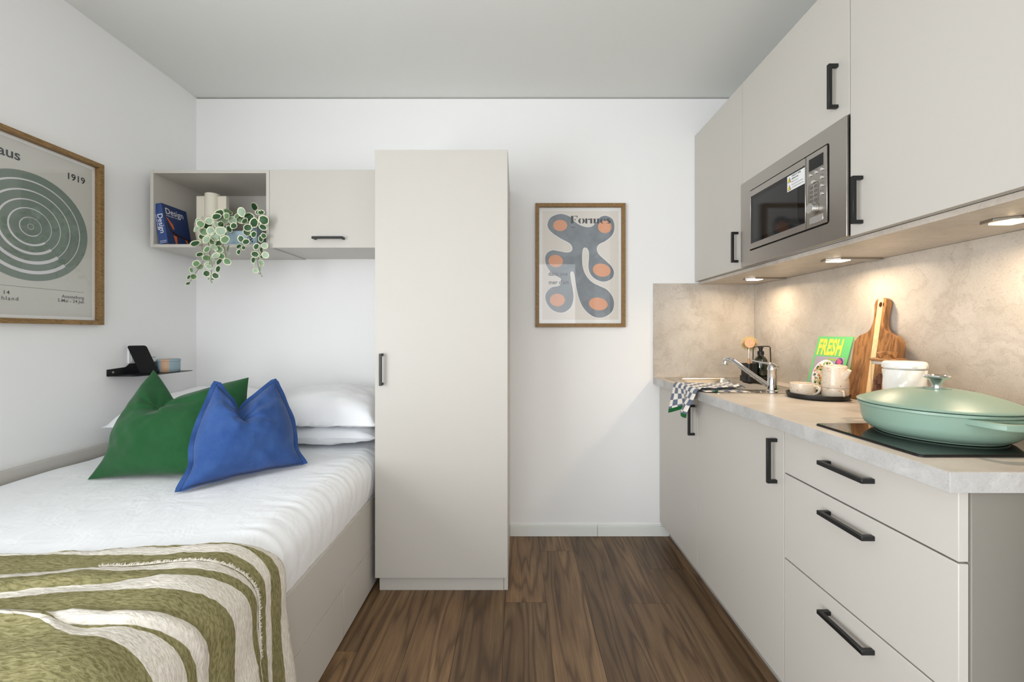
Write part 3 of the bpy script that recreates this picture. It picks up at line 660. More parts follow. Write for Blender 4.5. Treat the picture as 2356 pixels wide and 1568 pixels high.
def hU(s, y, bs):
    e = smooth01(0, .03, bs[0] - y); top = 1 - smooth01(1.02, 1.2, s)
    h = .006 * e
    yc = bs[2] + .014; t_ = (y - yc) / (.024 if y > yc else .009); h += .011 * math.exp(-t_ * t_) * smooth01(.3, .5, s) * (1 - smooth01(.86, 1.06, s))
    yc = .5 * (bs[4] + bs[5]); t_ = (y - yc) / (.020 if y > yc else .009); h += .014 * math.exp(-t_ * t_) * smooth01(.90, 1.0, s) * (1 - smooth01(1.14, 1.30, s))
    yc = bs[7] + .004; t_ = (y - yc) / (.010 if y > yc else .022); h += .012 * math.exp(-t_ * t_) * smooth01(.5, .7, s) * (1 - smooth01(.95, 1.1, s))
    yc = bs[3] - .03; t_ = (y - yc) / .022; h += .008 * math.exp(-t_ * t_) * smooth01(1.0, 1.12, s) * (1 - smooth01(1.5, 1.62, s))
    yc = bs[7] - .05; t_ = (y - yc) / .03; h += .010 * math.exp(-t_ * t_) * smooth01(.95, 1.1, s)
    h += .004 * math.sin(14 * s - 38 * y) * smooth01(0, .05, bs[0] - y)
    return h
u = thing('throw_blanket', 'crinkled olive and cream striped throw draped over the foot of the bed', 'blanket', (-1.1, .8, .63))
blanket(L_, 0, .010, hL, 5).build('lower_fold', [m_cream, m_olive], u, smooth=80, solid=.0045)
blanket(U_, 0, .017, hU, 8).build('upper_fold', [m_cream, m_olive], u, smooth=80, solid=.0045)
b = MB()
for k in range(420):
    s = .86 + (1.36 - .86) * k / 419; y = ip(U_[0], s) + .006 * noise.noise(Vector((s * 5, 0, 0))) - .001; x, z, nx, nz = prof_right(s)
    h = .023; p = Vector((x + nx * h, y, z + nz * h)); q = p + Vector((random.uniform(-.004, .004) + nx * .002, random.uniform(-.001, .007), random.uniform(-.003, .003) + nz * .002))
    b.tube([p, p.lerp(q, .5) + Vector((nx * .0025, 0, nz * .0025)), q], [.0011, .0010, .0006], 4)
fr = b.build('fringe', m_cream, u); fr['kind'] = 'stuff'

# ------------------------------------------------------------------ small black wall shelf with phone, box, socket
u = thing('wall_shelf', 'small black metal bedside shelf on the left wall', 'shelf', (-1.78, 1.98, .972))
MB().extrude([(XL + .001, 1.837), (-1.725, 1.837), (-1.69, 1.90), (-1.69, 2.122), (XL + .001, 2.122)], (0, 0, .972), (1, 0, 0), (0, 1, 0), (0, 0, 1), .003).build('tray', m_black, u)
MB().extrude([(1.837, .9752), (2.122, .9752), (2.122, 1.022), (1.945, 1.022), (1.925, 1.008), (1.837, 1.003)], (XL + .0005, 0, 0), (0, 1, 0), (0, 0, 1), (1, 0, 0), .003).build('back_flange', m_black, u)
MB().lathe([(.005, 0), (.0045, .002), (0, .002)], (0, 0, 0), 12, cap=False)
b = MB(); b.extrude(ell(1.862, .989, .005, .005, 14), (XL + .0036, 0, 0), (0, 1, 0), (0, 0, 1), (1, 0, 0), .002); b.build('screw', m_steel, u)
u = thing('socket_plate', 'white double socket and switch plate behind the black phone', 'socket', (XL, 2.01, 1.02))
MB().box(XL + .0005, XL + .010, 1.934, 2.094, 1.024, 1.106).build('plate', m_white, u, bevel=.002)
for y0 in (1.942, 2.018):
    MB().box(XL + .0102, XL + .013, y0, y0 + .066, 1.032, 1.098).build('insert', m_white, u, bevel=.002)
    MB().box(XL + .0131, XL + .0136, y0 + .012, y0 + .054, 1.046, 1.048).build('slot', m_gap, u)
u = thing('smartphone', 'black smartphone leaning upright on the small wall shelf', 'phone', (-1.785, 1.97, .976))
bl, ur, up = Vector((-1.802, 1.946, .9765)), Vector((.70, .715, 0)).normalized(), Vector((-.040, -.024, .132)).normalized()
nn = ur.cross(up).normalized()
MB().extrude(rrect(0, .068, 0, .140, .010), bl, ur, up, nn, .008).build('body', m_screen, u, bevel=.0015)
MB().extrude(rrect(.0025, .0655, .0025, .1375, .009), bl + nn * .0082, ur, up, nn, .0004).build('screen', m_screen, u)
u = thing('trinket_box', 'round pale blue lidded box with a tan stripe on the black shelf', 'box', (-1.748, 2.045, .9755))
m_bluebox = mat('pale_blue_ceramic', (138, 160, 170), .4, bump=(60, .15, .001)); m_tan = mat('tan_ceramic', (190, 152, 122), .45, bump=(60, .15, .001))
def striped_lathe(prof, c, name, par, n=60):
    b = MB(); b.lathe(prof, c, n, cap=True); m = len(prof) - 1
    for i in range(n):
        a = (i + .5) * 360 / n
        if abs((a - 292 + 180) % 360 - 180) < 21 or abs((a - 112 + 180) % 360 - 180) < 21:
            for j in range(m): b.mi[i * m + j] = 1
    return b.build(name, [m_bluebox, m_tan], par, smooth=50)
striped_lathe([(.043, 0), (.0455, .003), (.0460, .02), (.0460, .052)], (-1.748, 2.045, .9755), 'body', u)
striped_lathe([(.0475, 0), (.048, .004), (.0475, .009), (.044, .0115), (.015, .012)], (-1.748, 2.045, .9755 + .0525), 'lid', u)

# ------------------------------------------------------------------ framed prints
def frame(par, O, U, V, N, w, h, fw, dp):
    """O bottom-left corner on the wall, U right, V up, N out of the wall"""
    O, U, V, N = map(Vector, (O, U, V, N))
    for nm, pts in (('frame_rail', [(0, 0), (w, 0), (w - fw, fw), (fw, fw)]), ('frame_rail', [(0, h), (fw, h - fw), (w - fw, h - fw), (w, h)]),
                    ('frame_stile', [(0, 0), (fw, fw), (fw, h - fw), (0, h)]), ('frame_stile', [(w, 0), (w, h), (w - fw, h - fw), (w - fw, fw)])):
        MB().extrude(pts, O + N * .001, U, V, N, dp).build(nm, m_oak, par, bevel=.0008, seg=1)
    MB().obox(O + N * .001, U, V, N, (fw - .003, w - fw + .003), (fw - .003, h - fw + .003), (0, .003)).build('backing_card', m_matw, par)
    MB().obox(O, U, V, N, (fw - .002, w - fw + .002), (fw - .002, h - fw + .002), (.0105, .0125)).build('glass', m_glass, par)
# left wall: rings
u = thing('framed_print', 'oak framed print of a sage disc with pale rings on the left wall', 'picture', (XL, 1.55, 1.204))
OL = Vector((XL, 1.295, 1.204)); UL, VL, NL = Vector((0, 1, 0)), Vector((0, 0, 1)), Vector((1, 0, 0))
frame(u, OL, UL, VL, NL, .507, .707, .019, .026)
OP = Vector((XL + .0042, 0, 0))
pr = MB().obox(OP, UL, VL, NL, (1.327, 1.770), (1.236, 1.879), (0, .0006)).build('print', m_paper, u)
MB().extrude(ell(1.546, 1.572, .205, .205, 72), OP + NL * .0008, UL, VL, NL, .0003).build('disc', m_sage, pr)
for r_, tmax, tmin in ((.173, .0105, .0022), (.136, .0100, .0020), (.101, .0080, .0018), (.069, .0060, .0016), (.035, .0028, .0012), (.010, .0012, .0009)):
    n = 80; vs = []
    for i in range(n + 1):
        f_ = i / n; a = R(-48 + 360 * f_); th = 1.2 * (tmin + (tmax - tmin) * smooth01(.1, .95, f_))
        for rr in (r_ - th / 2, r_ + th / 2): vs.append(OP + NL * .0015 + UL * (1.546 + rr * math.cos(a)) + VL * (1.572 + rr * math.sin(a)))
    MB().add(vs, [(2 * i, 2 * i + 1, 2 * i + 3, 2 * i + 2) for i in range(n)]).build('ring', m_ring, pr)
T = lambda body, size, y, z, **k: lettering('lettering', body, size, OP + UL * y + VL * z, UL, VL, m_ink, pr, d=.0012, **k)
T('bauhaus', .052, 1.515, 1.808, align='RIGHT', bold=.0009); T('1919', .037, 1.742, 1.803, align='RIGHT', bold=.0006)
T('Ausstellung', .0185, 1.737, 1.312, align='RIGHT', bold=.0001); T('5.Mai - 24.Juli', .0185, 1.737, 1.2945, align='RIGHT', bold=.0001)
T('Straße 14', .020, 1.483, 1.309, align='RIGHT', bold=.0001, spacing=1.2); T('Deutschland', .020, 1.509, 1.288, align='RIGHT', bold=.0001, spacing=1.2)
MB().obox(OP + NL * .0008, UL, VL, NL, (1.36, 1.737), (1.3405, 1.3415), (0, .0003)).build('rule', m_ink, pr)
# back wall: blobs
u = thing('framed_print', 'oak framed print of grey blob shapes with orange spots on the back wall', 'picture', (.365, YB, 1.203))
OB = Vector((.107, YB, 1.203)); UB, VB, NB = Vector((1, 0, 0)), Vector((0, 0, 1)), Vector((0, -1, 0))
frame(u, OB, UB, VB, NB, .516, .710, .021, .022)
OQ = Vector((0, YB - .0042, 0))
pr = MB().obox(OQ, UB, VB, NB, (.148, .586), (1.246, 1.872), (0, .0006)).build('print', m_print2, u)
def q5(cx, cy): return ((1200 + cx / 3.564 - CX) / 399.4, CZ - (440 + cy / 3.564 - CY) / 399.4)
blob = [(213, 265), (240, 212), (318, 183), (395, 205), (435, 245), (480, 275), (540, 292), (590, 278), (640, 215), (690, 198), (745, 225), (763, 290), (745, 355), (690, 405), (640, 430), (618, 465), (632, 512), (680, 558), (735, 610), (758, 660),
        (745, 710), (690, 738), (630, 730), (575, 690), (550, 630), (553, 550), (553, 500), (540, 468), (520, 460), (503, 475), (497, 540), (503, 620), (530, 690), (580, 745), (640, 775), (700, 805), (745, 860), (760, 920), (745, 980), (700, 1020), (640, 1035),
        (580, 1020), (520, 970), (480, 900), (455, 810), (440, 720), (430, 670), (415, 655), (401, 670), (405, 720), (420, 800), (427, 870), (410, 940), (370, 980), (320, 994), (260, 975), (215, 930), (195, 870), (210, 820), (250, 785), (300, 776), (328, 752),
        (322, 715), (290, 695), (250, 670), (210, 620), (193, 560), (205, 510), (250, 482), (300, 488), (370, 500), (408, 490), (417, 460), (395, 425), (330, 390), (260, 345), (222, 305)]
bp = catmull([q5(*p) for p in blob], 4)
area2 = sum(bp[i][0] * bp[(i + 1) % len(bp)][1] - bp[(i + 1) % len(bp)][0] * bp[i][1] for i in range(len(bp)))
def offset(pts, d):
    out = []; n = len(pts)
    for i in range(n):
        a, c = Vector(pts[i - 1]), Vector(pts[(i + 1) % n]); tg = (c - a).normalized(); nr = Vector((tg.y, -tg.x)) * (1 if area2 > 0 else -1)
        out.append(tuple(Vector(pts[i]) + nr * d))
    return out
MB().extrude(offset(bp, .0032), OQ + NB * .0007, UB, VB, NB, .0002).build('blob_outline', m_matw, pr)
MB().extrude(bp, OQ + NB * .0010, UB, VB, NB, .0003).build('blob', m_blob, pr)
for cx, cy, rx, ry, ro in ((317, 278, 57, 46, 0), (683, 290, 56, 51, 0), (280, 570, 60, 50, -.15), (658, 645, 74, 53, -.2), (294, 890, 62, 52, 0), (630, 922, 77, 52, -.15)):
    c = q5(cx, cy); k = 1 / 3.564 / 399.4
    MB().extrude(ell(c[0], c[1], rx * k, ry * k, 40, ro), OQ + NB * .0015, UB, VB, NB, .0003).build('spot', m_orange, pr)
# stencil serif capitals and lower case, drawn as polygons on a unit body
def crescent(cx, cy, rx, ry, ix, a0, a1, n=14): return ell(cx, cy, rx, ry, n, 0, a0, a1) + ell(cx, cy, ix, ry * .93, n, 0, a0, a1)[::-1]
rect = lambda a, b_, c, d_: [(a, b_), (c, b_), (c, d_), (a, d_)]
G = {'F': (.80, [rect(.04, 0, .30, 1), rect(.36, .93, .74, 1), [(.60, 1), (.74, 1), (.74, .66)], rect(.36, .47, .50, .54), [(.46, .50), (.54, .36), (.54, .66)]]),
     'o': (.74, [crescent(.34, .33, .32, .35, .10, 97, 263), crescent(.40, .33, .32, .35, .10, -83, 83)]),
     'r': (.52, [rect(.03, 0, .25, .66), [(.29, .50), (.36, .62), (.48, .66), (.52, .56), (.48, .45), (.38, .44), (.36, .52)]]),
     'm': (1.06, [rect(.03, 0, .25, .66), rect(.40, 0, .62, .56), [(.29, .54), (.40, .62), (.52, .67), (.62, .58), (.55, .52), (.42, .56)], rect(.77, 0, .99, .56), [(.66, .54), (.77, .62), (.89, .67), (.99, .58), (.92, .52), (.79, .56)]]),
     'e': (.68, [crescent(.34, .33, .32, .35, .10, 97, 290), crescent(.38, .36, .27, .32, .10, 5, 83), rect(.30, .34, .62, .39)]),
     's': (.52, [[(.04, .52), (.10, .64), (.24, .68), (.40, .66), (.40, .60), (.27, .62), (.26, .52), (.44, .36), (.48, .22), (.42, .05), (.26, -.02), (.06, .01), (.06, .08), (.20, .05), (.26, .14), (.20, .26), (.06, .38)]])}
b = MB(); x = 0; c0 = q5(402, 262); sc = .0541; sy_ = .0436
for ch in 'Formes':
    w, pl = G[ch]
    for p in pl: b.extrude([(c0[0] + (x + a) * sc, c0[1] + c * sy_) for a, c in p], OQ + NB * .0022, UB, VB, NB, .0002)
    x += w
b.build('lettering', m_ink, pr)
for body, cx, cy, sz, bo in (('liquides', 404, 297, .0085, .0002), ('dans une', 220, 690, .0335, .0005), ("mer d'art", 222, 760, .0335, .0005)):
    c = q5(cx, cy); lettering('lettering', body, sz, OQ + UB * c[0] + VB * c[1], UB, VB, m_ink, pr, d=.0022, bold=bo, sx=.93)

# ------------------------------------------------------------------ things in the open shelf
SZ = SH['z0'] + tp + .0003
u = thing('book', 'thick dark blue design book leaning inside the open shelf', 'book', (-1.75, 2.10, SZ))
m_navy = mat('navy_cover', (30, 52, 100), .4); m_navy2 = mat('navy_spine', (44, 70, 126), .4); m_txt = mat('white_ink', (238, 238, 240), .5)
m_pages = mat('book_pages', (226, 220, 208), .8)
la = R(9.5); bo = Vector((-1.773, 2.022, SZ)); bu = Vector((math.cos(la), 0, math.sin(la))); bw = Vector((-math.sin(la), 0, math.cos(la))); bv = Vector((0, 1, 0))
bo = bo + Vector((0, 0, .0002)); tb, wb, hb = .043, .150, .203
MB().obox(bo, bu, bv, bw, (.004, tb - .004), (.003, wb - .005), (.004, hb - .004)).build('pages', m_pages, u)
cv = MB().obox(bo, bu, bv, bw, (tb - .003, tb), (0, wb), (0, hb)).build('front_cover', m_navy, u)
MB().obox(bo, bu, bv, bw, (0, .003), (0, wb), (0, hb)).build('back_cover', m_navy, u)
spn = MB().obox(bo, bu, bv, bw, (0, tb), (-.003, -.0001), (0, hb)).build('spine', m_navy2, u, bevel=.001)
fo = bo + bu * (tb + .0003)
TT = lambda body, size, a, h, par=cv, **k: lettering('title', body, size, fo + bv * a + bw * h, bv, bw, m_txt, par, d=.0003, **k)
TT('Design', .043, .012, .155, sx=.95); TT('of the 20th Century', .0105, .014, .143); TT('TASCHEN', .008, .085, .006)
so = bo + bv * -.0034
lettering('title', 'Design', .036, so + bu * .015 + bw * .152, -bw, bu, m_txt, spn, d=.0002)
lettering('title', 'of the 20th Century', .0085, so + bu * .0055 + bw * .15, -bw, bu, m_txt, spn, d=.0002)
lettering('title', 'TASCHEN', .0075, so + bu * .005 + bw * .012, bu, bw, m_txt, spn, d=.0002)
MB().obox(so, bu, bv, bw, (.004, .039), (-.0003, 0), (.006, .0072)).build('spine_rule', m_txt, spn)
m_oplc = mat('orange_ply_print', (206, 104, 44), .5); m_drk = mat('dark_seat_print', (44, 20, 30), .5)
for nm, pts, m in (('chair_back', [(.012, .135), (.020, .132), (.046, .105), (.052, .082), (.044, .080), (.030, .105)], m_oplc), ('chair_seat', [(.044, .072), (.060, .062), (.120, .050), (.138, .044), (.135, .036), (.100, .042), (.056, .048), (.036, .060)], m_drk),
                   ('chair_brace', [(.016, .128), (.022, .100), (.032, .072), (.044, .060), (.040, .054), (.026, .066), (.014, .100)], m_drk),
                   ('chair_leg', [(.040, .050), (.060, .046), (.056, .008), (.046, .008)], m_oplc), ('chair_leg', [(.108, .044), (.122, .042), (.140, .002), (.128, .002)], m_oplc)):
    MB().extrude(pts, fo, bv, bw, bu, .0003).build(nm, m, cv)
# vase
u = thing('vase', 'cream glazed sculptural vase with flat side slabs behind the plant', 'vase', (-1.615, 2.17, SZ))
m_vase = mat('cream_glaze', (222, 216, 200), .25, bump=(90, .12, .0008)); vc = (-1.616, 2.165)
MB().lathe([(.058, 0), (.064, .01), (.076, .09), (.080, .125), (.077, .14), (.050, .165), (.046, .172)], (vc[0], vc[1], SZ), 40).build('vase_body', m_vase, u, smooth=35)
MB().lathe([(.036, 0), (.036, .128), (.033, .131), (.028, .129), (.028, .02)], (vc[0], vc[1], SZ + .168), 32, cap=False).build('vase_neck', m_vase, u, smooth=35)
for s_ in (-1, 1):
    MB().extrude([(vc[0] + s_ * .034, SZ + .002), (vc[0] + s_ * .079, SZ + .002), (vc[0] + s_ * .079, SZ + .287), (vc[0] + s_ * .034, SZ + .287)], (0, vc[1] - .012, 0), (1, 0, 0), (0, 0, 1), (0, 1, 0), .024).build('side_slab', m_vase, u, bevel=.003)
# crate planter
u = thing('planter', 'small pale blue plastic crate used as planter in the open shelf', 'planter', (-1.375, 2.08, SZ))
m_crate = mat('pale_blue_plastic', (160, 182, 196), .45)
cx0, cx1, cy0, cy1, ch = -1.462, -1.290, 2.018, 2.135, .092
MB().extrude([(cx0, SZ), (cx1, SZ), (cx1, SZ + ch), (cx1 - .045, SZ + ch), (cx1 - .052, SZ + ch - .024), (cx0 + .052, SZ + ch - .024), (cx0 + .045, SZ + ch), (cx0, SZ + ch)], (0, cy0, 0), (1, 0, 0), (0, 0, 1), (0, 1, 0), .004).build('front_panel', m_crate, u, bevel=.001)
b = MB(); b.box(cx0, cx0 + .004, cy0 + .0045, cy1, SZ, SZ + ch); b.build('side_panel', m_crate, u)
b = MB(); b.box(cx1 - .004, cx1, cy0 + .0045, cy1, SZ, SZ + ch); b.build('side_panel', m_crate, u)
MB().box(cx0 + .0045, cx1 - .0045, cy1 - .004, cy1, SZ, SZ + ch).build('back_panel', m_crate, u)
MB().box(cx0 + .0045, cx1 - .0045, cy0 + .0045, cy1 - .0045, SZ, SZ + .07).build('soil', m_gap, u)
MB().box(cx0 + .008, cx1 - .008, cy0 - .003, cy0 - .0002, SZ + .006, SZ + .009).build('rib', m_crate, u)
MB().box(cx1 - .040, cx1 - .034, cy0 - .003, cy0 - .0002, SZ + .01, SZ + ch - .004).build('rib', m_crate, u)
MB().box(cx1 - .012, cx1 - .006, cy0 - .003, cy0 - .0002, SZ + .01, SZ + ch - .004).build('rib', m_crate, u)
for k in range(3): MB().box(cx0 + .05 + .02 * k, cx0 + .062 + .02 * k, cy0 - .003, cy0 - .0002, SZ + .010, SZ + .014).build('rib', m_crate, u)
for k, (a, c) in enumerate(((0, .02), (.006, .026), (.0, .034), (.008, .012))): MB().box(cx1 - .032 + a, cx1 - .026 + a, cy0 - .0018, cy0 - .0001, SZ + c, SZ + c + .006).build('slot', m_gap, u)
# trailing plant
u = thing('trailing_plant', 'trailing plant with round cream-edged leaves spilling over the open shelf', 'plant', (-1.375, 2.07, SZ + .07))
m_rim = mat('leaf_cream', (226, 226, 196), .5)
def leafmat(nm, c1, c2):
    t = NT(nm); nz = t.n('ShaderNodeTexNoise', Scale=90.0, Detail=3.0); t.l(t.coord('Object'), nz.inputs['Vector'])
    t.set(Base_Color=t.ramp(nz.outputs[0], [(.38, c1), (.64, c2)]), Roughness=.45); return t.m
m_lf = [leafmat('leaf_dark_green', (34, 70, 40), (52, 96, 56)), leafmat('leaf_mid_green', (74, 116, 76), (132, 164, 120)), leafmat('leaf_pale_green', (136, 164, 138), (186, 204, 180))]
leaf_me = []
for k in range(3):
    vs = [(0, 0, -.12)]; fs = []; mi = []; n = 14; wob = [1 + .05 * random.uniform(-1, 1) for _ in range(n)]
    for rr, zz in ((.80, -.02), (1.0, .03)):
        for i in range(n):
            a = 2 * math.pi * i / n; q = rr * (1 + (wob[i] - 1) * (2 if rr < 1 else 1)); vs.append((q * math.cos(a) * .92, q * math.sin(a) + .0, zz - .10 * abs(math.cos(a)) * -1))
    for i in range(n): fs.append((0, 1 + i, 1 + (i + 1) % n)); mi.append(0)
    for i in range(n): fs.append((1 + i, 1 + n + i, 1 + n + (i + 1) % n, 1 + (i + 1) % n)); mi.append(1)
    me = bpy.data.meshes.new('leaf'); me.from_pydata(vs, [], fs); me.materials.append(m_lf[k]); me.materials.append(m_rim); me.polygons.foreach_set('material_index', mi)
    me.polygons.foreach_set('use_smooth', [True] * len(fs)); leaf_me.append(me)
LV = """605,960,55,0 620,790,45,2 665,735,45,1 755,765,58,0 705,825,45,1 765,700,45,2 850,650,50,0 880,610,62,0 985,590,50,1 925,685,60,2 970,640,40,1 1040,695,55,2 1145,595,55,2 1135,675,55,1
1230,655,58,0 1290,535,48,0 1335,600,32,0 1370,600,38,0 1290,720,62,0 1400,690,62,0 1215,775,45,0 1205,830,45,0 1285,855,42,0 1135,905,40,0 1195,940,40,0 1110,995,35,0 1165,1010,28,0 1110,1060,33,0
850,740,45,2 785,815,50,2 900,815,55,2 840,880,55,2 735,915,50,2 805,935,48,1 950,915,52,1 740,1030,45,1 825,1005,42,2 880,1030,45,1 985,1020,52,1 845,1100,45,2 905,1105,42,1 1000,1110,45,2 735,1130,45,1
765,1140,40,2 885,1170,48,0 975,1170,42,1 825,1180,35,2 750,1205,38,2 765,1230,35,2 870,1255,42,0 735,1310,38,0 840,1335,38,0 655,1090,38,0 615,1195,42,1 660,1235,42,2 560,1270,36,1 585,1345,36,1 530,1350,30,0
520,1425,26,0 1390,770,42,0 1370,905,42,0 1400,870,36,0 1315,995,40,0 1375,1040,36,0 1420,1095,38,2 1300,1085,40,0 1385,1110,35,0 1280,1155,38,0 1300,1195,36,2 1375,1185,40,2 1360,1250,36,2 1305,1275,30,2
1410,985,36,2 1350,1310,13,1 1380,1340,13,1 760,1370,15,1 795,1410,12,1 805,1375,13,1 1050,755,42,0 1000,790,42,0 900,740,42,0 950,860,40,0 690,880,42,0 870,960,40,0 1180,700,45,0 1090,640,40,1 640,690,30,2"""
random.seed(11)
for w in LV.split():
    a, c, r_, k = map(int, w.split(',')); inside = c < 700
    y = random.uniform(1.955, 2.0) if not inside else random.uniform(1.985, 2.03)
    if c < 560: y = 2.06
    if a > 1390 or a < 640: y = random.uniform(1.955, 1.985)
    p = at(330 + a / 5.058, 370 + c / 5.058, y)
    lo = link('leaf', leaf_me[k], u); lo.matrix_parent_inverse = Matrix.Translation(-u.location); lo.location = p
    sz = r_ / 5.058 * y / F * 1.06; lo.scale = (sz, sz, sz)
    tilt = random.uniform(.1, .75) if c != 535 else 1.25
    if a in (985,): tilt = 1.1
    az = random.uniform(0, 6.28); ax = Vector((math.cos(az), 0, math.sin(az))) if c != 535 else Vector((0, 0, 1))
    lo.rotation_euler = (Matrix.Rotation(tilt, 3, ax) @ Matrix.Rotation(R(90), 3, 'X') @ Matrix.Rotation(random.uniform(0, 6.28), 3, 'Z')).to_euler()
m_stem = mat('vine_stem', (112, 124, 58), .6)
for vn in ([(1180, 760), (1090, 600), (1000, 620), (900, 740), (780, 850), (755, 950), (775, 1080), (770, 1240)], [(900, 800), (880, 900), (940, 1010), (960, 1130)], [(760, 800), (690, 870), (685, 1000), (715, 1100), (690, 1180), (610, 1300), (520, 1440)],
           [(770, 1100), (800, 1210), (790, 1300), (785, 1400)], [(1320, 740), (1330, 650), (1370, 780), (1400, 900), (1370, 1060), (1330, 1180), (1370, 1330)], [(1280, 700), (1240, 790), (1220, 880), (1160, 990), (1100, 1070)]):
    P_ = [at(330 + a / 5.058, 370 + c / 5.058, 2.045 if i == 0 else (2.01 if c < 640 else 1.985)) for i, (a, c) in enumerate(vn)]
    MB().tube(catmull(P_, 5, False), .0013, 6).build('stem', m_stem, u, smooth=60)

# ------------------------------------------------------------------ things on the worktop
ZW = WT1 + .0003
hob = thing('hob', 'narrow black glass induction hob under the green pan', 'hob', (1.08, .97, WT1))
MB().extrude(rrect(.822, 1.332, .828, 1.119, .008), (0, 0, ZW), (1, 0, 0), (0, 1, 0), (0, 0, 1), .005).build('glass_plate', m_bglass, hob, bevel=.0012)
MB().extrude([rrect(.8205, 1.3335, .8265, 1.1205, .009), rrect(.8225, 1.3315, .8285, 1.1185, .008)[::-1]], (0, 0, ZW), (1, 0, 0), (0, 1, 0), (0, 0, 1), .0035).build('edge_trim', m_black, hob)
ZH = ZW + .0052
u = thing('casserole', 'sage green shallow casserole pan with domed lid on the hob', 'pan', (1.03, 1.0, ZH))
m_sagepot = mat('sage_enamel', (134, 160, 144), .38, spec=.45); pc = (1.03, .998, ZH)
MB().lathe([(.0, 0), (.108, 0), (.114, .001), (.116, .004), (.126, .008), (.137, .018), (.142, .032), (.1455, .060), (.147, .0645), (.1505, .066), (.1505, .0715), (.146, .0725)], pc, 72, cap=True).build('body', m_sagepot, u, smooth=32)
lid = MB().lathe([(.1450, .0735), (.1515, .0740), (.1522, .0765), (.1500, .0785), (.143, .0815), (.115, .093), (.080, .1045), (.05, .110), (.030, .1115), (.0, .1118)], pc, 72, cap=False).build('lid', m_sagepot, u, smooth=40)
MB().lathe([(.026, .1112), (.0255, .1135), (.0, .1138)], pc, 40, cap=False).build('lid_boss', m_sagepot, lid, smooth=40)
b = MB(); b.lathe([(.0100, .1130), (.0096, .119), (.0112, .127), (.0150, .1335), (.0210, .1365), (.0245, .139), (.0255, .1415), (.0238, .1440), (.0175, .1445), (.0150, .1425), (.0, .142)], pc, 40); b.build('knob', m_chrome, lid, smooth=35)
def loop_handle(cdeg):
    a = R(cdeg); e = Vector((math.cos(a), math.sin(a), 0)); s_ = Vector((-math.sin(a), math.cos(a), 0)); c = Vector(pc) + Vector((0, 0, .050))
    outer = [(-.062, .128), (-.056, .152), (-.050, .176), (-.040, .190), (-.02, .196), (.02, .196), (.040, .190), (.050, .176), (.056, .152), (.062, .128)]
    inner = [(-.040, .150), (-.036, .170), (-.026, .179), (.026, .179), (.036, .170), (.040, .150), (0, .1495)]
    MB().extrude([outer, inner[::-1]], c, s_, e, Vector((0, 0, 1)), .014).build('handle', m_sagepot, u, bevel=.003, seg=3)
loop_handle(-94); loop_handle(86)
# tray with tea set
tr = thing('tray', 'round black tray under the speckled tea set', 'tray', (1.178, 1.596, ZW))
b = MB(); b.lathe([(.0, 0), (.094, 0), (.100, .003), (.104, .018), (.1035, .0195), (.1005, .0195), (.096, .006), (.091, .0045), (.0, .0045)], (1.178, 1.596, ZW), 64, cap=False); b.build('dish', mat('black_wood', (24, 23, 23), .5, bump=(80, .2, .001)), tr, smooth=35)
t = NT('speckled_glaze'); v = t.coord()
vr = t.n('ShaderNodeTexVoronoi', Scale=170.0); t.l(v, vr.inputs['Vector'])
vr2 = t.n('ShaderNodeTexVoronoi', Scale=75.0); t.l(v, vr2.inputs['Vector'])
c1 = t.ramp(vr.outputs['Distance'], [(.10, (1, 1, 1, 1)), (.18, (0, 0, 0, 1))]); c2 = t.ramp(vr2.outputs['Distance'], [(.12, (1, 1, 1, 1)), (.17, (0, 0, 0, 1))])
base = t.mix(c1, lin((222, 208, 190)), lin((150, 112, 84)))
sw = t.ramp(vr2.outputs['Color'], [(.35, (196, 92, 40)), (.65, (226, 160, 80))])
t.set(Base_Color=t.mix(c2, base, sw), Roughness=.22); m_speck = t.m
ZT = ZW + .0048
u = thing('cup', 'low speckled ceramic cup standing alone on the black tray', 'cup', (1.132, 1.612, ZT))
MB().lathe([(.0, 0), (.034, 0), (.040, .004), (.0425, .014), (.0437, .036), (.0432, .0495), (.0418, .0510), (.0400, .0495), (.039, .014), (.034, .008), (.0, .008)], (1.132, 1.612, ZT), 40, cap=False).build('cup_body', m_speck, u, smooth=40)
def ear(c, ang, r0, z0, hh, par, out=.022, th=.0042):
    a = R(ang); e = Vector((math.cos(a), math.sin(a), 0)); pts = [Vector(c) + e * (r0 + dx) + Vector((0, 0, z0 + dz)) for dx, dz in ((-.004, hh), (out * .7, hh * 1.02), (out, hh * .7), (out * .85, hh * .35), (out * .3, hh * .05), (-.003, -.002))]
    MB().tube(catmull(pts, 5, False), th, 10).build('handle', m_speck, par, smooth=60)
ear((1.132, 1.612, ZT), -66, .043, .012, .030, u, .018)
u = thing('teapot', 'speckled ceramic teapot nested on its own cup on the black tray', 'teapot', (1.2137, 1.552, ZT))
tpc = (1.2137, 1.552, ZT)
cupb = MB().lathe([(.0, 0), (.035, 0), (.040, .003), (.0425, .012), (.0436, .032), (.0433, .0405), (.0, .0405)], tpc, 44, cap=False).build('nested_cup', m_speck, u, smooth=40)
pot = MB().lathe([(.0, .0415), (.0433, .0415), (.0440, .045), (.0436, .058), (.0412, .088), (.0380, .116), (.0370, .1225), (.0350, .1245), (.0, .1250)], tpc, 44, cap=False).build('pot', m_speck, u, smooth=40)
MB().lathe([(.0, 0), (.024, 0), (.0245, .0015), (.023, .0028), (.0, .0032)], (tpc[0], tpc[1], ZT + .1251), 30, cap=False).build('lid', m_speck, u, smooth=40)
ear(tpc, -101, .043, .006, .026, u, .013, .0042)
a = R(-85); e = Vector((math.cos(a), math.sin(a), 0)); c = Vector(tpc)
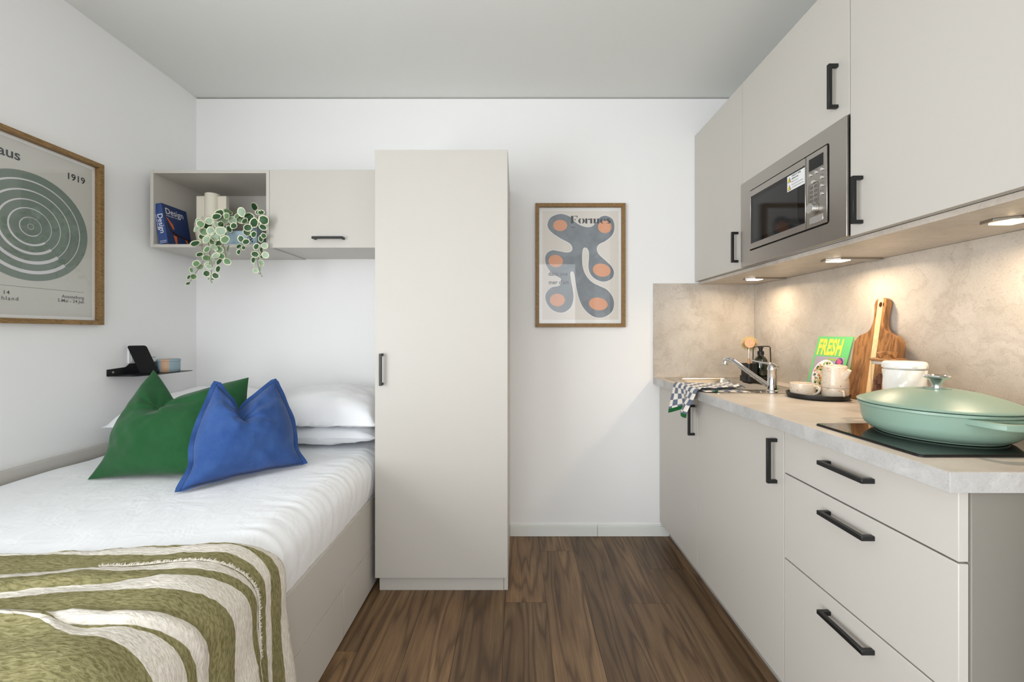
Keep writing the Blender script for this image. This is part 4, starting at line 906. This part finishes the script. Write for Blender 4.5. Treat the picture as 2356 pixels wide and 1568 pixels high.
MB().tube([c + e * .030 + Vector((0, 0, .078)), c + e * .042 + Vector((0, 0, .088)), c + e * .053 + Vector((0, 0, .102)), c + e * .060 + Vector((0, 0, .112))], [.0155, .0125, .0088, .0072], 16).build('spout', m_speck, pot, smooth=50)
# cookbook
u = thing('cookbook', 'bright green cookbook with yellow title leaning against the splashback', 'book', (1.29, 1.72, ZW))
m_gcov = mat('green_cover', (110, 204, 122), .4); m_ytxt = mat('yellow_ink', (246, 222, 84), .5)
la = R(15); bo = Vector((1.284, 1.815, ZW + .0002)); bu = Vector((0, -1, 0)); bv = Vector((math.sin(la), 0, math.cos(la))); bn = bu.cross(bv)   # bn points to the room
wb, hb, tb = .186, .246, .022
cv = MB().obox(bo, bu, bv, -bn, (0, wb), (0, hb), (0, .0025)).build('front_cover', m_gcov, u)
MB().obox(bo, bu, bv, -bn, (0, wb), (0, hb), (tb - .0025, tb)).build('back_cover', m_gcov, u)
MB().obox(bo, bu, bv, -bn, (0, .003), (0, hb), (.0026, tb - .0026)).build('spine', m_gcov, u)
MB().obox(bo, bu, bv, -bn, (.0035, wb - .004), (.003, hb - .003), (.0026, tb - .0026)).build('pages', m_pages, u)
fo = bo + bn * .0002
ph = MB().obox(fo, bu, bv, bn, (.012, wb - .012), (.016, .158), (0, .0003)).build('photo', mat('photo_grey', (172, 162, 172), .5), cv)
lettering('title', 'FRESH', .093, fo + bu * .0125 + bv * .168, bu, bv, m_ytxt, cv, bold=.0042, sx=.505, d=.0006, spacing=1.06)
MB().extrude(ell(.082, .078, .062, .066, 40), fo + bn * .0005, bu, bv, bn, .0002).build('bowl_print', m_matw, cv)
b = MB(); random.seed(3)
for k in range(260):
    rr, a = .054 * math.sqrt(random.random()), random.uniform(0, 6.28); cx_, cy_ = .082 + rr * math.cos(a), .080 + rr * math.sin(a) * 1.05; s_ = random.uniform(.003, .008)
    b.extrude(ell(cx_, cy_, s_, s_ * random.uniform(.4, 1), 6, random.uniform(0, 3)), fo + bn * (.0008 + k * .000002), bu, bv, bn, .0001, k % 6)
sal = b.build('salad_print', [mat('salad_green', (60, 104, 44), .6), mat('salad_orange', (214, 130, 60), .6), mat('salad_pink', (226, 160, 150), .6), mat('salad_light', (160, 190, 90), .6), mat('salad_dark', (48, 60, 36), .6), mat('salad_cream', (230, 206, 176), .6)], cv); sal['kind'] = 'stuff'
MB().extrude(ell(.108, .150, .026, .008, 20, 0, 180, 360), fo + bn * .0005, bu, bv, bn, .0003).build('dip_print', mat('dip_green', (156, 190, 70), .6), cv)
MB().extrude(ell(.150, .130, .020, .026, 24), fo + bn * .0005, bu, bv, bn, .0002).build('berry_bowl_print', mat('berry_blue', (66, 76, 120), .6), cv)
b = MB()
for k in range(14): b.extrude(ell(.150 + random.uniform(-.012, .012), .132 + random.uniform(-.016, .016), .005, .006, 8), fo + bn * (.0009 + k * .00001), bu, bv, bn, .0001)
bb = b.build('berry_print', mat('berry_pink', (214, 92, 130), .6), cv); bb['kind'] = 'stuff'
MB().obox(fo, bu, bv, bn, (.112, .160), (.004, .011), (0, .0003)).build('strapline_print', m_ytxt, cv)
# cutting board
u = thing('cutting_board', 'acacia cutting board with pale stripe leaning against the splashback', 'board', (1.30, 1.50, ZW))
m_acacia = wood('acacia', (112, 72, 38), (172, 122, 72), (9, 9, .7), .45, grain=5); m_palew = wood('pale_sapwood', (222, 184, 132), (240, 212, 168), (14, 14, 1), .5)
la = R(7.6); bo = Vector((1.293, 1.500, ZW + .0025)); bu = Vector((0, -1, 0)); bv = Vector((math.sin(la), 0, math.cos(la))); bn = bu.cross(bv)
half = [(-.088, 0.0), (-.095, .012), (-.096, .10), (-.095, .205), (-.090, .225), (-.074, .242), (-.050, .252), (-.034, .262), (-.025, .280), (-.021, .305), (-.022, .335), (-.025, .355), (-.022, .372), (-.012, .382), (0, .385)]
half = catmull(half, 3, False)
def clipx(pts, x0, x1):
    def cl(ps, f, inter):
        o = []
        for i in range(len(ps)):
            a, c = ps[i - 1], ps[i]
            if f(c):
                if not f(a): o.append(inter(a, c))
                o.append(c)
            elif f(a): o.append(inter(a, c))
        return o
    ix = lambda X: (lambda a, c: (X, a[1] + (c[1] - a[1]) * (X - a[0]) / (c[0] - a[0])))
    ps = cl(pts, lambda p: p[0] >= x0, ix(x0)); return cl(ps, lambda p: p[0] <= x1, ix(x1))
full = half + [(-x_, y_) for x_, y_ in half[::-1][1:]]
hole = ell(.004, .358, .0105, .0105, 20)
x1s, x2s = -.012, .010
# three glued strips: dark, pale, dark (the hanging hole crosses the seam of pale and dark strip)
hl = clipx(hole, -1, x2s); hr = clipx(hole, x2s, 1)
pr_l = clipx(full, -1, x1s); pr_r = clipx(full, x1s, 1)
MB().extrude(pr_l, bo, bu, bv, -bn, .020).build('strip', m_acacia, u, bevel=.0012)
b = MB(); b.extrude([pr_r, hole[::-1]], bo, bu, bv, -bn, .020); b.build('strip', m_acacia, u, bevel=.0012)
ps = clipx(full, x1s + .0005, x2s)
b = MB(); b.extrude([ps, ell(.0005, .358, .0070, .0105, 20)[::-1]], bo + bn * .0003, bu, bv, -bn, .0004); b.build('pale_stripe', m_palew, u)
u = thing('slim_book', 'slim pale book standing behind the cutting board against the splashback', 'book', (1.355, 1.45, ZW))
MB().obox((1.352, 1.437, ZW), (0, 1, 0), (0, 0, 1), (1, 0, 0), (0, .13), (0, .218), (0, .003)).build('cover', mat('grey_cover', (120, 112, 112), .5), u)
MB().obox((1.3552, 1.4375, ZW), (0, 1, 0), (0, 0, 1), (1, 0, 0), (0, .129), (0.001, .217), (0, .0095)).build('pages', mat('pale_pages', (222, 208, 204), .6), u)
# glass jar with wooden lid, bark pieces inside
jc = (1.233, 1.352)
u = thing('storage_jar', 'clear glass jar with acacia lid behind the white canister', 'jar', (jc[0], jc[1], ZW))
MB().lathe([(.041, .001), (.043, .006), (.043, .148), (.040, .156), (.040, .160)], (jc[0], jc[1], ZW), 36, cap=False).build('glass', m_jar, u, smooth=40)
MB().lathe([(.0, .0002), (.042, .0002), (.042, .004), (.0, .004)], (jc[0], jc[1], ZW), 36, cap=False).build('glass_base', m_jar, u, smooth=40)
MB().lathe([(.041, .150), (.0425, .153), (.0425, .159), (.041, .160)], (jc[0], jc[1], ZW), 36, cap=False).build('seal', mat('clear_seal', (196, 186, 178), .4), u, smooth=40)
lid = MB().lathe([(.0, .1605), (.0455, .1605), (.0475, .163), (.0475, .167), (.0455, .169), (.0, .169)], (jc[0], jc[1], ZW), 40, cap=False).build('lid', m_acacia, u, smooth=40)
MB().extrude([(-.022, .0), (-.029, .016), (-.024, .0195), (-.010, .022), (.008, .022), (.022, .020), (.029, .016), (.022, .0), (.016, .0), (.010, .010), (.003, .012), (-.004, .012), (-.011, .010), (-.016, .0)],
            (jc[0] - .004, jc[1] - .006, ZW + .1693), (.96, -.28, 0), (0, 0, 1), (.28, .96, 0), .014).build('grip', m_acacia, lid, bevel=.0015)
m_bark = wood('bark', (70, 36, 22), (128, 78, 52), (20, 20, 4), .7)
random.seed(5)
for k in range(8):
    a = k * 2.4; rr = .006 + .015 * (k % 3) / 2; p = Vector((jc[0] - .014 + rr * math.cos(a), jc[1] + .012 + rr * math.sin(a), ZW + .012 + .011 * k)); ti = random.uniform(-.5, .5)
    up = Vector((math.sin(ti), random.uniform(-.3, .3), math.cos(ti))).normalized(); rt = up.cross(Vector((0, 1, 0))).normalized(); nn = rt.cross(up)
    o = MB().extrude([(-.007, -.008), (.009, -.006), (.011, .018), (.004, .030), (-.008, .026), (-.010, .006)], p, rt, up, nn, .009).build('bark_piece', m_bark, bevel=.0015)
    tag(o, 'brown dried bark piece inside the clear glass jar', 'bark', 'bark pieces in the jar')
# white canister with twisted ribs
cc = (1.173, 1.232)
u = thing('canister', 'glossy white ceramic canister with twisted ribs beside the green pan', 'canister', (cc[0], cc[1], ZW))
m_cer = mat('white_ceramic', (236, 234, 230), .12)
prof = [(.0, 0), (.042, 0), (.0455, .004)] + [(.0455 + .003 * i / 12, .004 + .138 * i / 12) for i in range(1, 13)] + [(.046, .144), (.0, .1445)]
MB().lathe(prof, (cc[0], cc[1], ZW), 160, cap=False, mod=lambda a, r_, z: 1 + (.055 * abs(math.sin(8 * (a * .5 - z * 7))) if .003 < z < .1425 and r_ > .0452 else 0)).build('body', m_cer, u, smooth=50)
MB().lathe([(.0, .1455), (.048, .1455), (.0515, .149), (.051, .162), (.0485, .1665), (.042, .1685), (.0, .170)], (cc[0], cc[1], ZW), 120, cap=False, mod=lambda a, r_, z: 1 + (.022 * abs(math.sin(8 * (a * .5 - z * 7))) if r_ > .050 else 0)).build('lid', m_cer, u, smooth=50)
# sink caddy, brush, soap bottle
kc = Vector((1.232, 2.10, ZW + .0039))
u = thing('sink_caddy', 'black sink caddy with cup and wire hoop beside the tap', 'caddy', tuple(kc))
KZ = kc.z
MB().extrude([rrect(1.170, 1.300, 2.062, 2.150, .02), rrect(1.173, 1.297, 2.065, 2.147, .018)[::-1]], (0, 0, KZ), (1, 0, 0), (0, 1, 0), (0, 0, 1), .028).build('tray_wall', m_blackp, u, bevel=.001)
MB().extrude(rrect(1.1735, 1.2965, 2.0655, 2.1465, .018), (0, 0, KZ), (1, 0, 0), (0, 1, 0), (0, 0, 1), .004).build('tray_base', m_blackp, u)
MB().extrude([rrect(1.176, 1.229, 2.070, 2.142, .012), rrect(1.179, 1.226, 2.073, 2.139, .010)[::-1]], (0, 0, KZ + .0045), (1, 0, 0), (0, 1, 0), (0, 0, 1), .088).build('cup', m_blackp, u, bevel=.001)
hp = [(1.200, 2.068, KZ + .02), (1.200, 2.068, KZ + .10), (1.201, 2.068, KZ + .168), (1.210, 2.068, KZ + .180), (1.24, 2.070, KZ + .182), (1.282, 2.072, KZ + .182), (1.290, 2.072, KZ + .176), (1.293, 2.072, KZ + .10), (1.293, 2.072, KZ + .02)]
MB().tube(hp, .0026, 8).build('wire_hoop', m_black, u, smooth=50)
bc = (1.262, 2.106, KZ + .0045)
u = thing('soap_bottle', 'dark green glass pump bottle standing in the sink caddy', 'bottle', bc)
t = NT('dark_green_glass'); t.set(Base_Color=lin((16, 26, 12)), Roughness=.06, Specular_IOR_Level=.7, Coat_Weight=.5, Coat_Roughness=.03); m_bot = t.m
MB().lathe([(.0, 0), (.030, 0), (.0325, .004), (.0325, .095), (.030, .108), (.022, .120), (.0145, .127), (.0135, .132), (.0, .132)], bc, 40, cap=False).build('bottle', m_bot, u, smooth=40)
MB().lathe([(.0, .1325), (.0155, .1325), (.0155, .150), (.013, .152), (.009, .153), (.009, .166), (.013, .167), (.013, .173), (.0, .174)], bc, 30, cap=False).build('pump', m_blackp, u, smooth=35)
MB().tube([(bc[0], bc[1], bc[2] + .1715), (bc[0] - .014, bc[1] - .02, bc[2] + .172), (bc[0] - .022, bc[1] - .034, bc[2] + .167)], [.005, .0045, .0035], 10).build('nozzle', m_blackp, u, smooth=50)
u = thing('dish_brush', 'wooden dish brush with round bristle head standing in the caddy', 'brush', (1.203, 2.10, KZ + .01))
m_beech = wood('beech', (206, 150, 106), (232, 184, 142), (14, 14, 3), .5)
bb0, bb1 = Vector((1.2035, 2.105, KZ + .0055)), Vector((1.196, 2.100, KZ + .150))
MB().tube([bb0, bb0.lerp(bb1, .35), bb0.lerp(bb1, .7), bb0.lerp(bb1, .78)], [.0065, .008, .0075, .005], 12).build('handle', m_beech, u, smooth=50)
MB().tube([bb0.lerp(bb1, .78), bb0.lerp(bb1, .9), bb1 + Vector((.002, 0, .022))], .0022, 8).build('wire_neck', m_chrome, u, smooth=50)
hc = Vector((1.200, 2.098, KZ + .196)); hn = Vector((-.45, -.88, .12)).normalized(); h1 = hn.cross(Vector((0, 0, 1))).normalized(); h2 = h1.cross(hn)
MB().extrude(ell(0, 0, .0235, .0245, 30), hc, h1, h2, hn, .014).build('head', m_beech, u, bevel=.002)
b = MB(); random.seed(9)
for ring in range(4):
    for k in range(44):
        a = 2 * math.pi * (k + .5 * ring) / 44; r0 = .021 - .003 * ring; dv = (h1 * math.cos(a) + h2 * math.sin(a))
        p = hc + dv * r0 - hn * .0; q = p + dv * (.020 - .003 * ring) + hn * (-.010 - .006 * ring) + Vector((random.uniform(-1, 1), random.uniform(-1, 1), random.uniform(-1, 1))) * .0015
        b.tube([p, q], [.0012, .0007], 4)
br = b.build('bristles', mat('bristle', (186, 160, 92), .7), u); br['kind'] = 'stuff'
# tea towel hanging over the worktop edge
u = thing('tea_towel', 'blue and white checked tea towel with green hem over the worktop edge', 'towel', (.80, 1.85, WT1))
m_tb = fabric('towel_blue', (104, 112, 130), 700, .3); m_tw = fabric('towel_white', (232, 226, 216), 700, .3); m_tg = fabric('towel_green', (26, 92, 46), 700, .3)
CK = .0262; SUB = 3
def towel(s_max, w_cells, fn, name, hem_end=True, flip=0):
    b = MB(); ns = int(round(s_max / CK)) * SUB; nw = w_cells * SUB
    for i in range(ns + 1):
        for j in range(nw + 1): b.v.append(tuple(fn(i / ns * s_max, j / nw)))
    for i in range(ns):
        for j in range(nw):
            b.f.append((i * (nw + 1) + j, i * (nw + 1) + j + 1, (i + 1) * (nw + 1) + j + 1, (i + 1) * (nw + 1) + j))
            ck = (i // SUB + j // SUB + flip) % 2; b.mi.append(2 if (hem_end and i >= ns - 2) else ck)
    return b.build(name, [m_tb, m_tw, m_tg], u, smooth=80, solid=.0022)
def tw(s, w):
    """s runs from the folded end on the sink, over the edge, down the front"""
    flat = .205; y0 = 1.715 + .285 * w
    if s < flat:
        x = .785 + (flat - s); f_ = s / flat
        yc = 1.735 + (.255 * w) * (.55 + .45 * f_) + .03 * (1 - f_) * (1 - w)
        z = WT1 + .016 + .006 * noise.noise(Vector((x * 16, yc * 14, 1))) + .010 * math.exp(-((s - .02) / .03) ** 2) + .008 * math.sin(w * 9 + s * 12) * .5
        if s < .012: z -= (.012 - s) * .6
        return Vector((x, yc, z))
    d_ = s - flat
    rr = .016; a = min(d_ / rr, math.pi / 2); x = .785 - rr * math.sin(a); z = WT1 + .014 - rr + rr * math.cos(a)
    if d_ > rr * math.pi / 2: z -= d_ - rr * math.pi / 2
    k = smooth01(0, .14, d_); yc = 1.735 + .255 * w
    yc = yc * (1 - k) + (1.775 + .175 * w) * k
    z += -.016 * k * math.cos(w * 6.0) + .012 * k * (1 - w)
    x -= k * (.016 + .026 * math.sin(w * 7.2 + .6)) 
    return Vector((x, yc, z))
towel(.3406, 9, tw, 'upper_layer')
def tw2(s, w):
    x = .80 + s; yc = 1.722 + .20 * w; z = WT1 + .0062 + .0025 * noise.noise(Vector((x * 20, yc * 16, 6))); return Vector((x, yc, z))
towel(.1834, 7, tw2, 'lower_layer', False, 1)
MB().box(.838, .850, 1.7195, 1.7215, WT1 + .0055, WT1 + .0125).build('hem', m_tg, u)
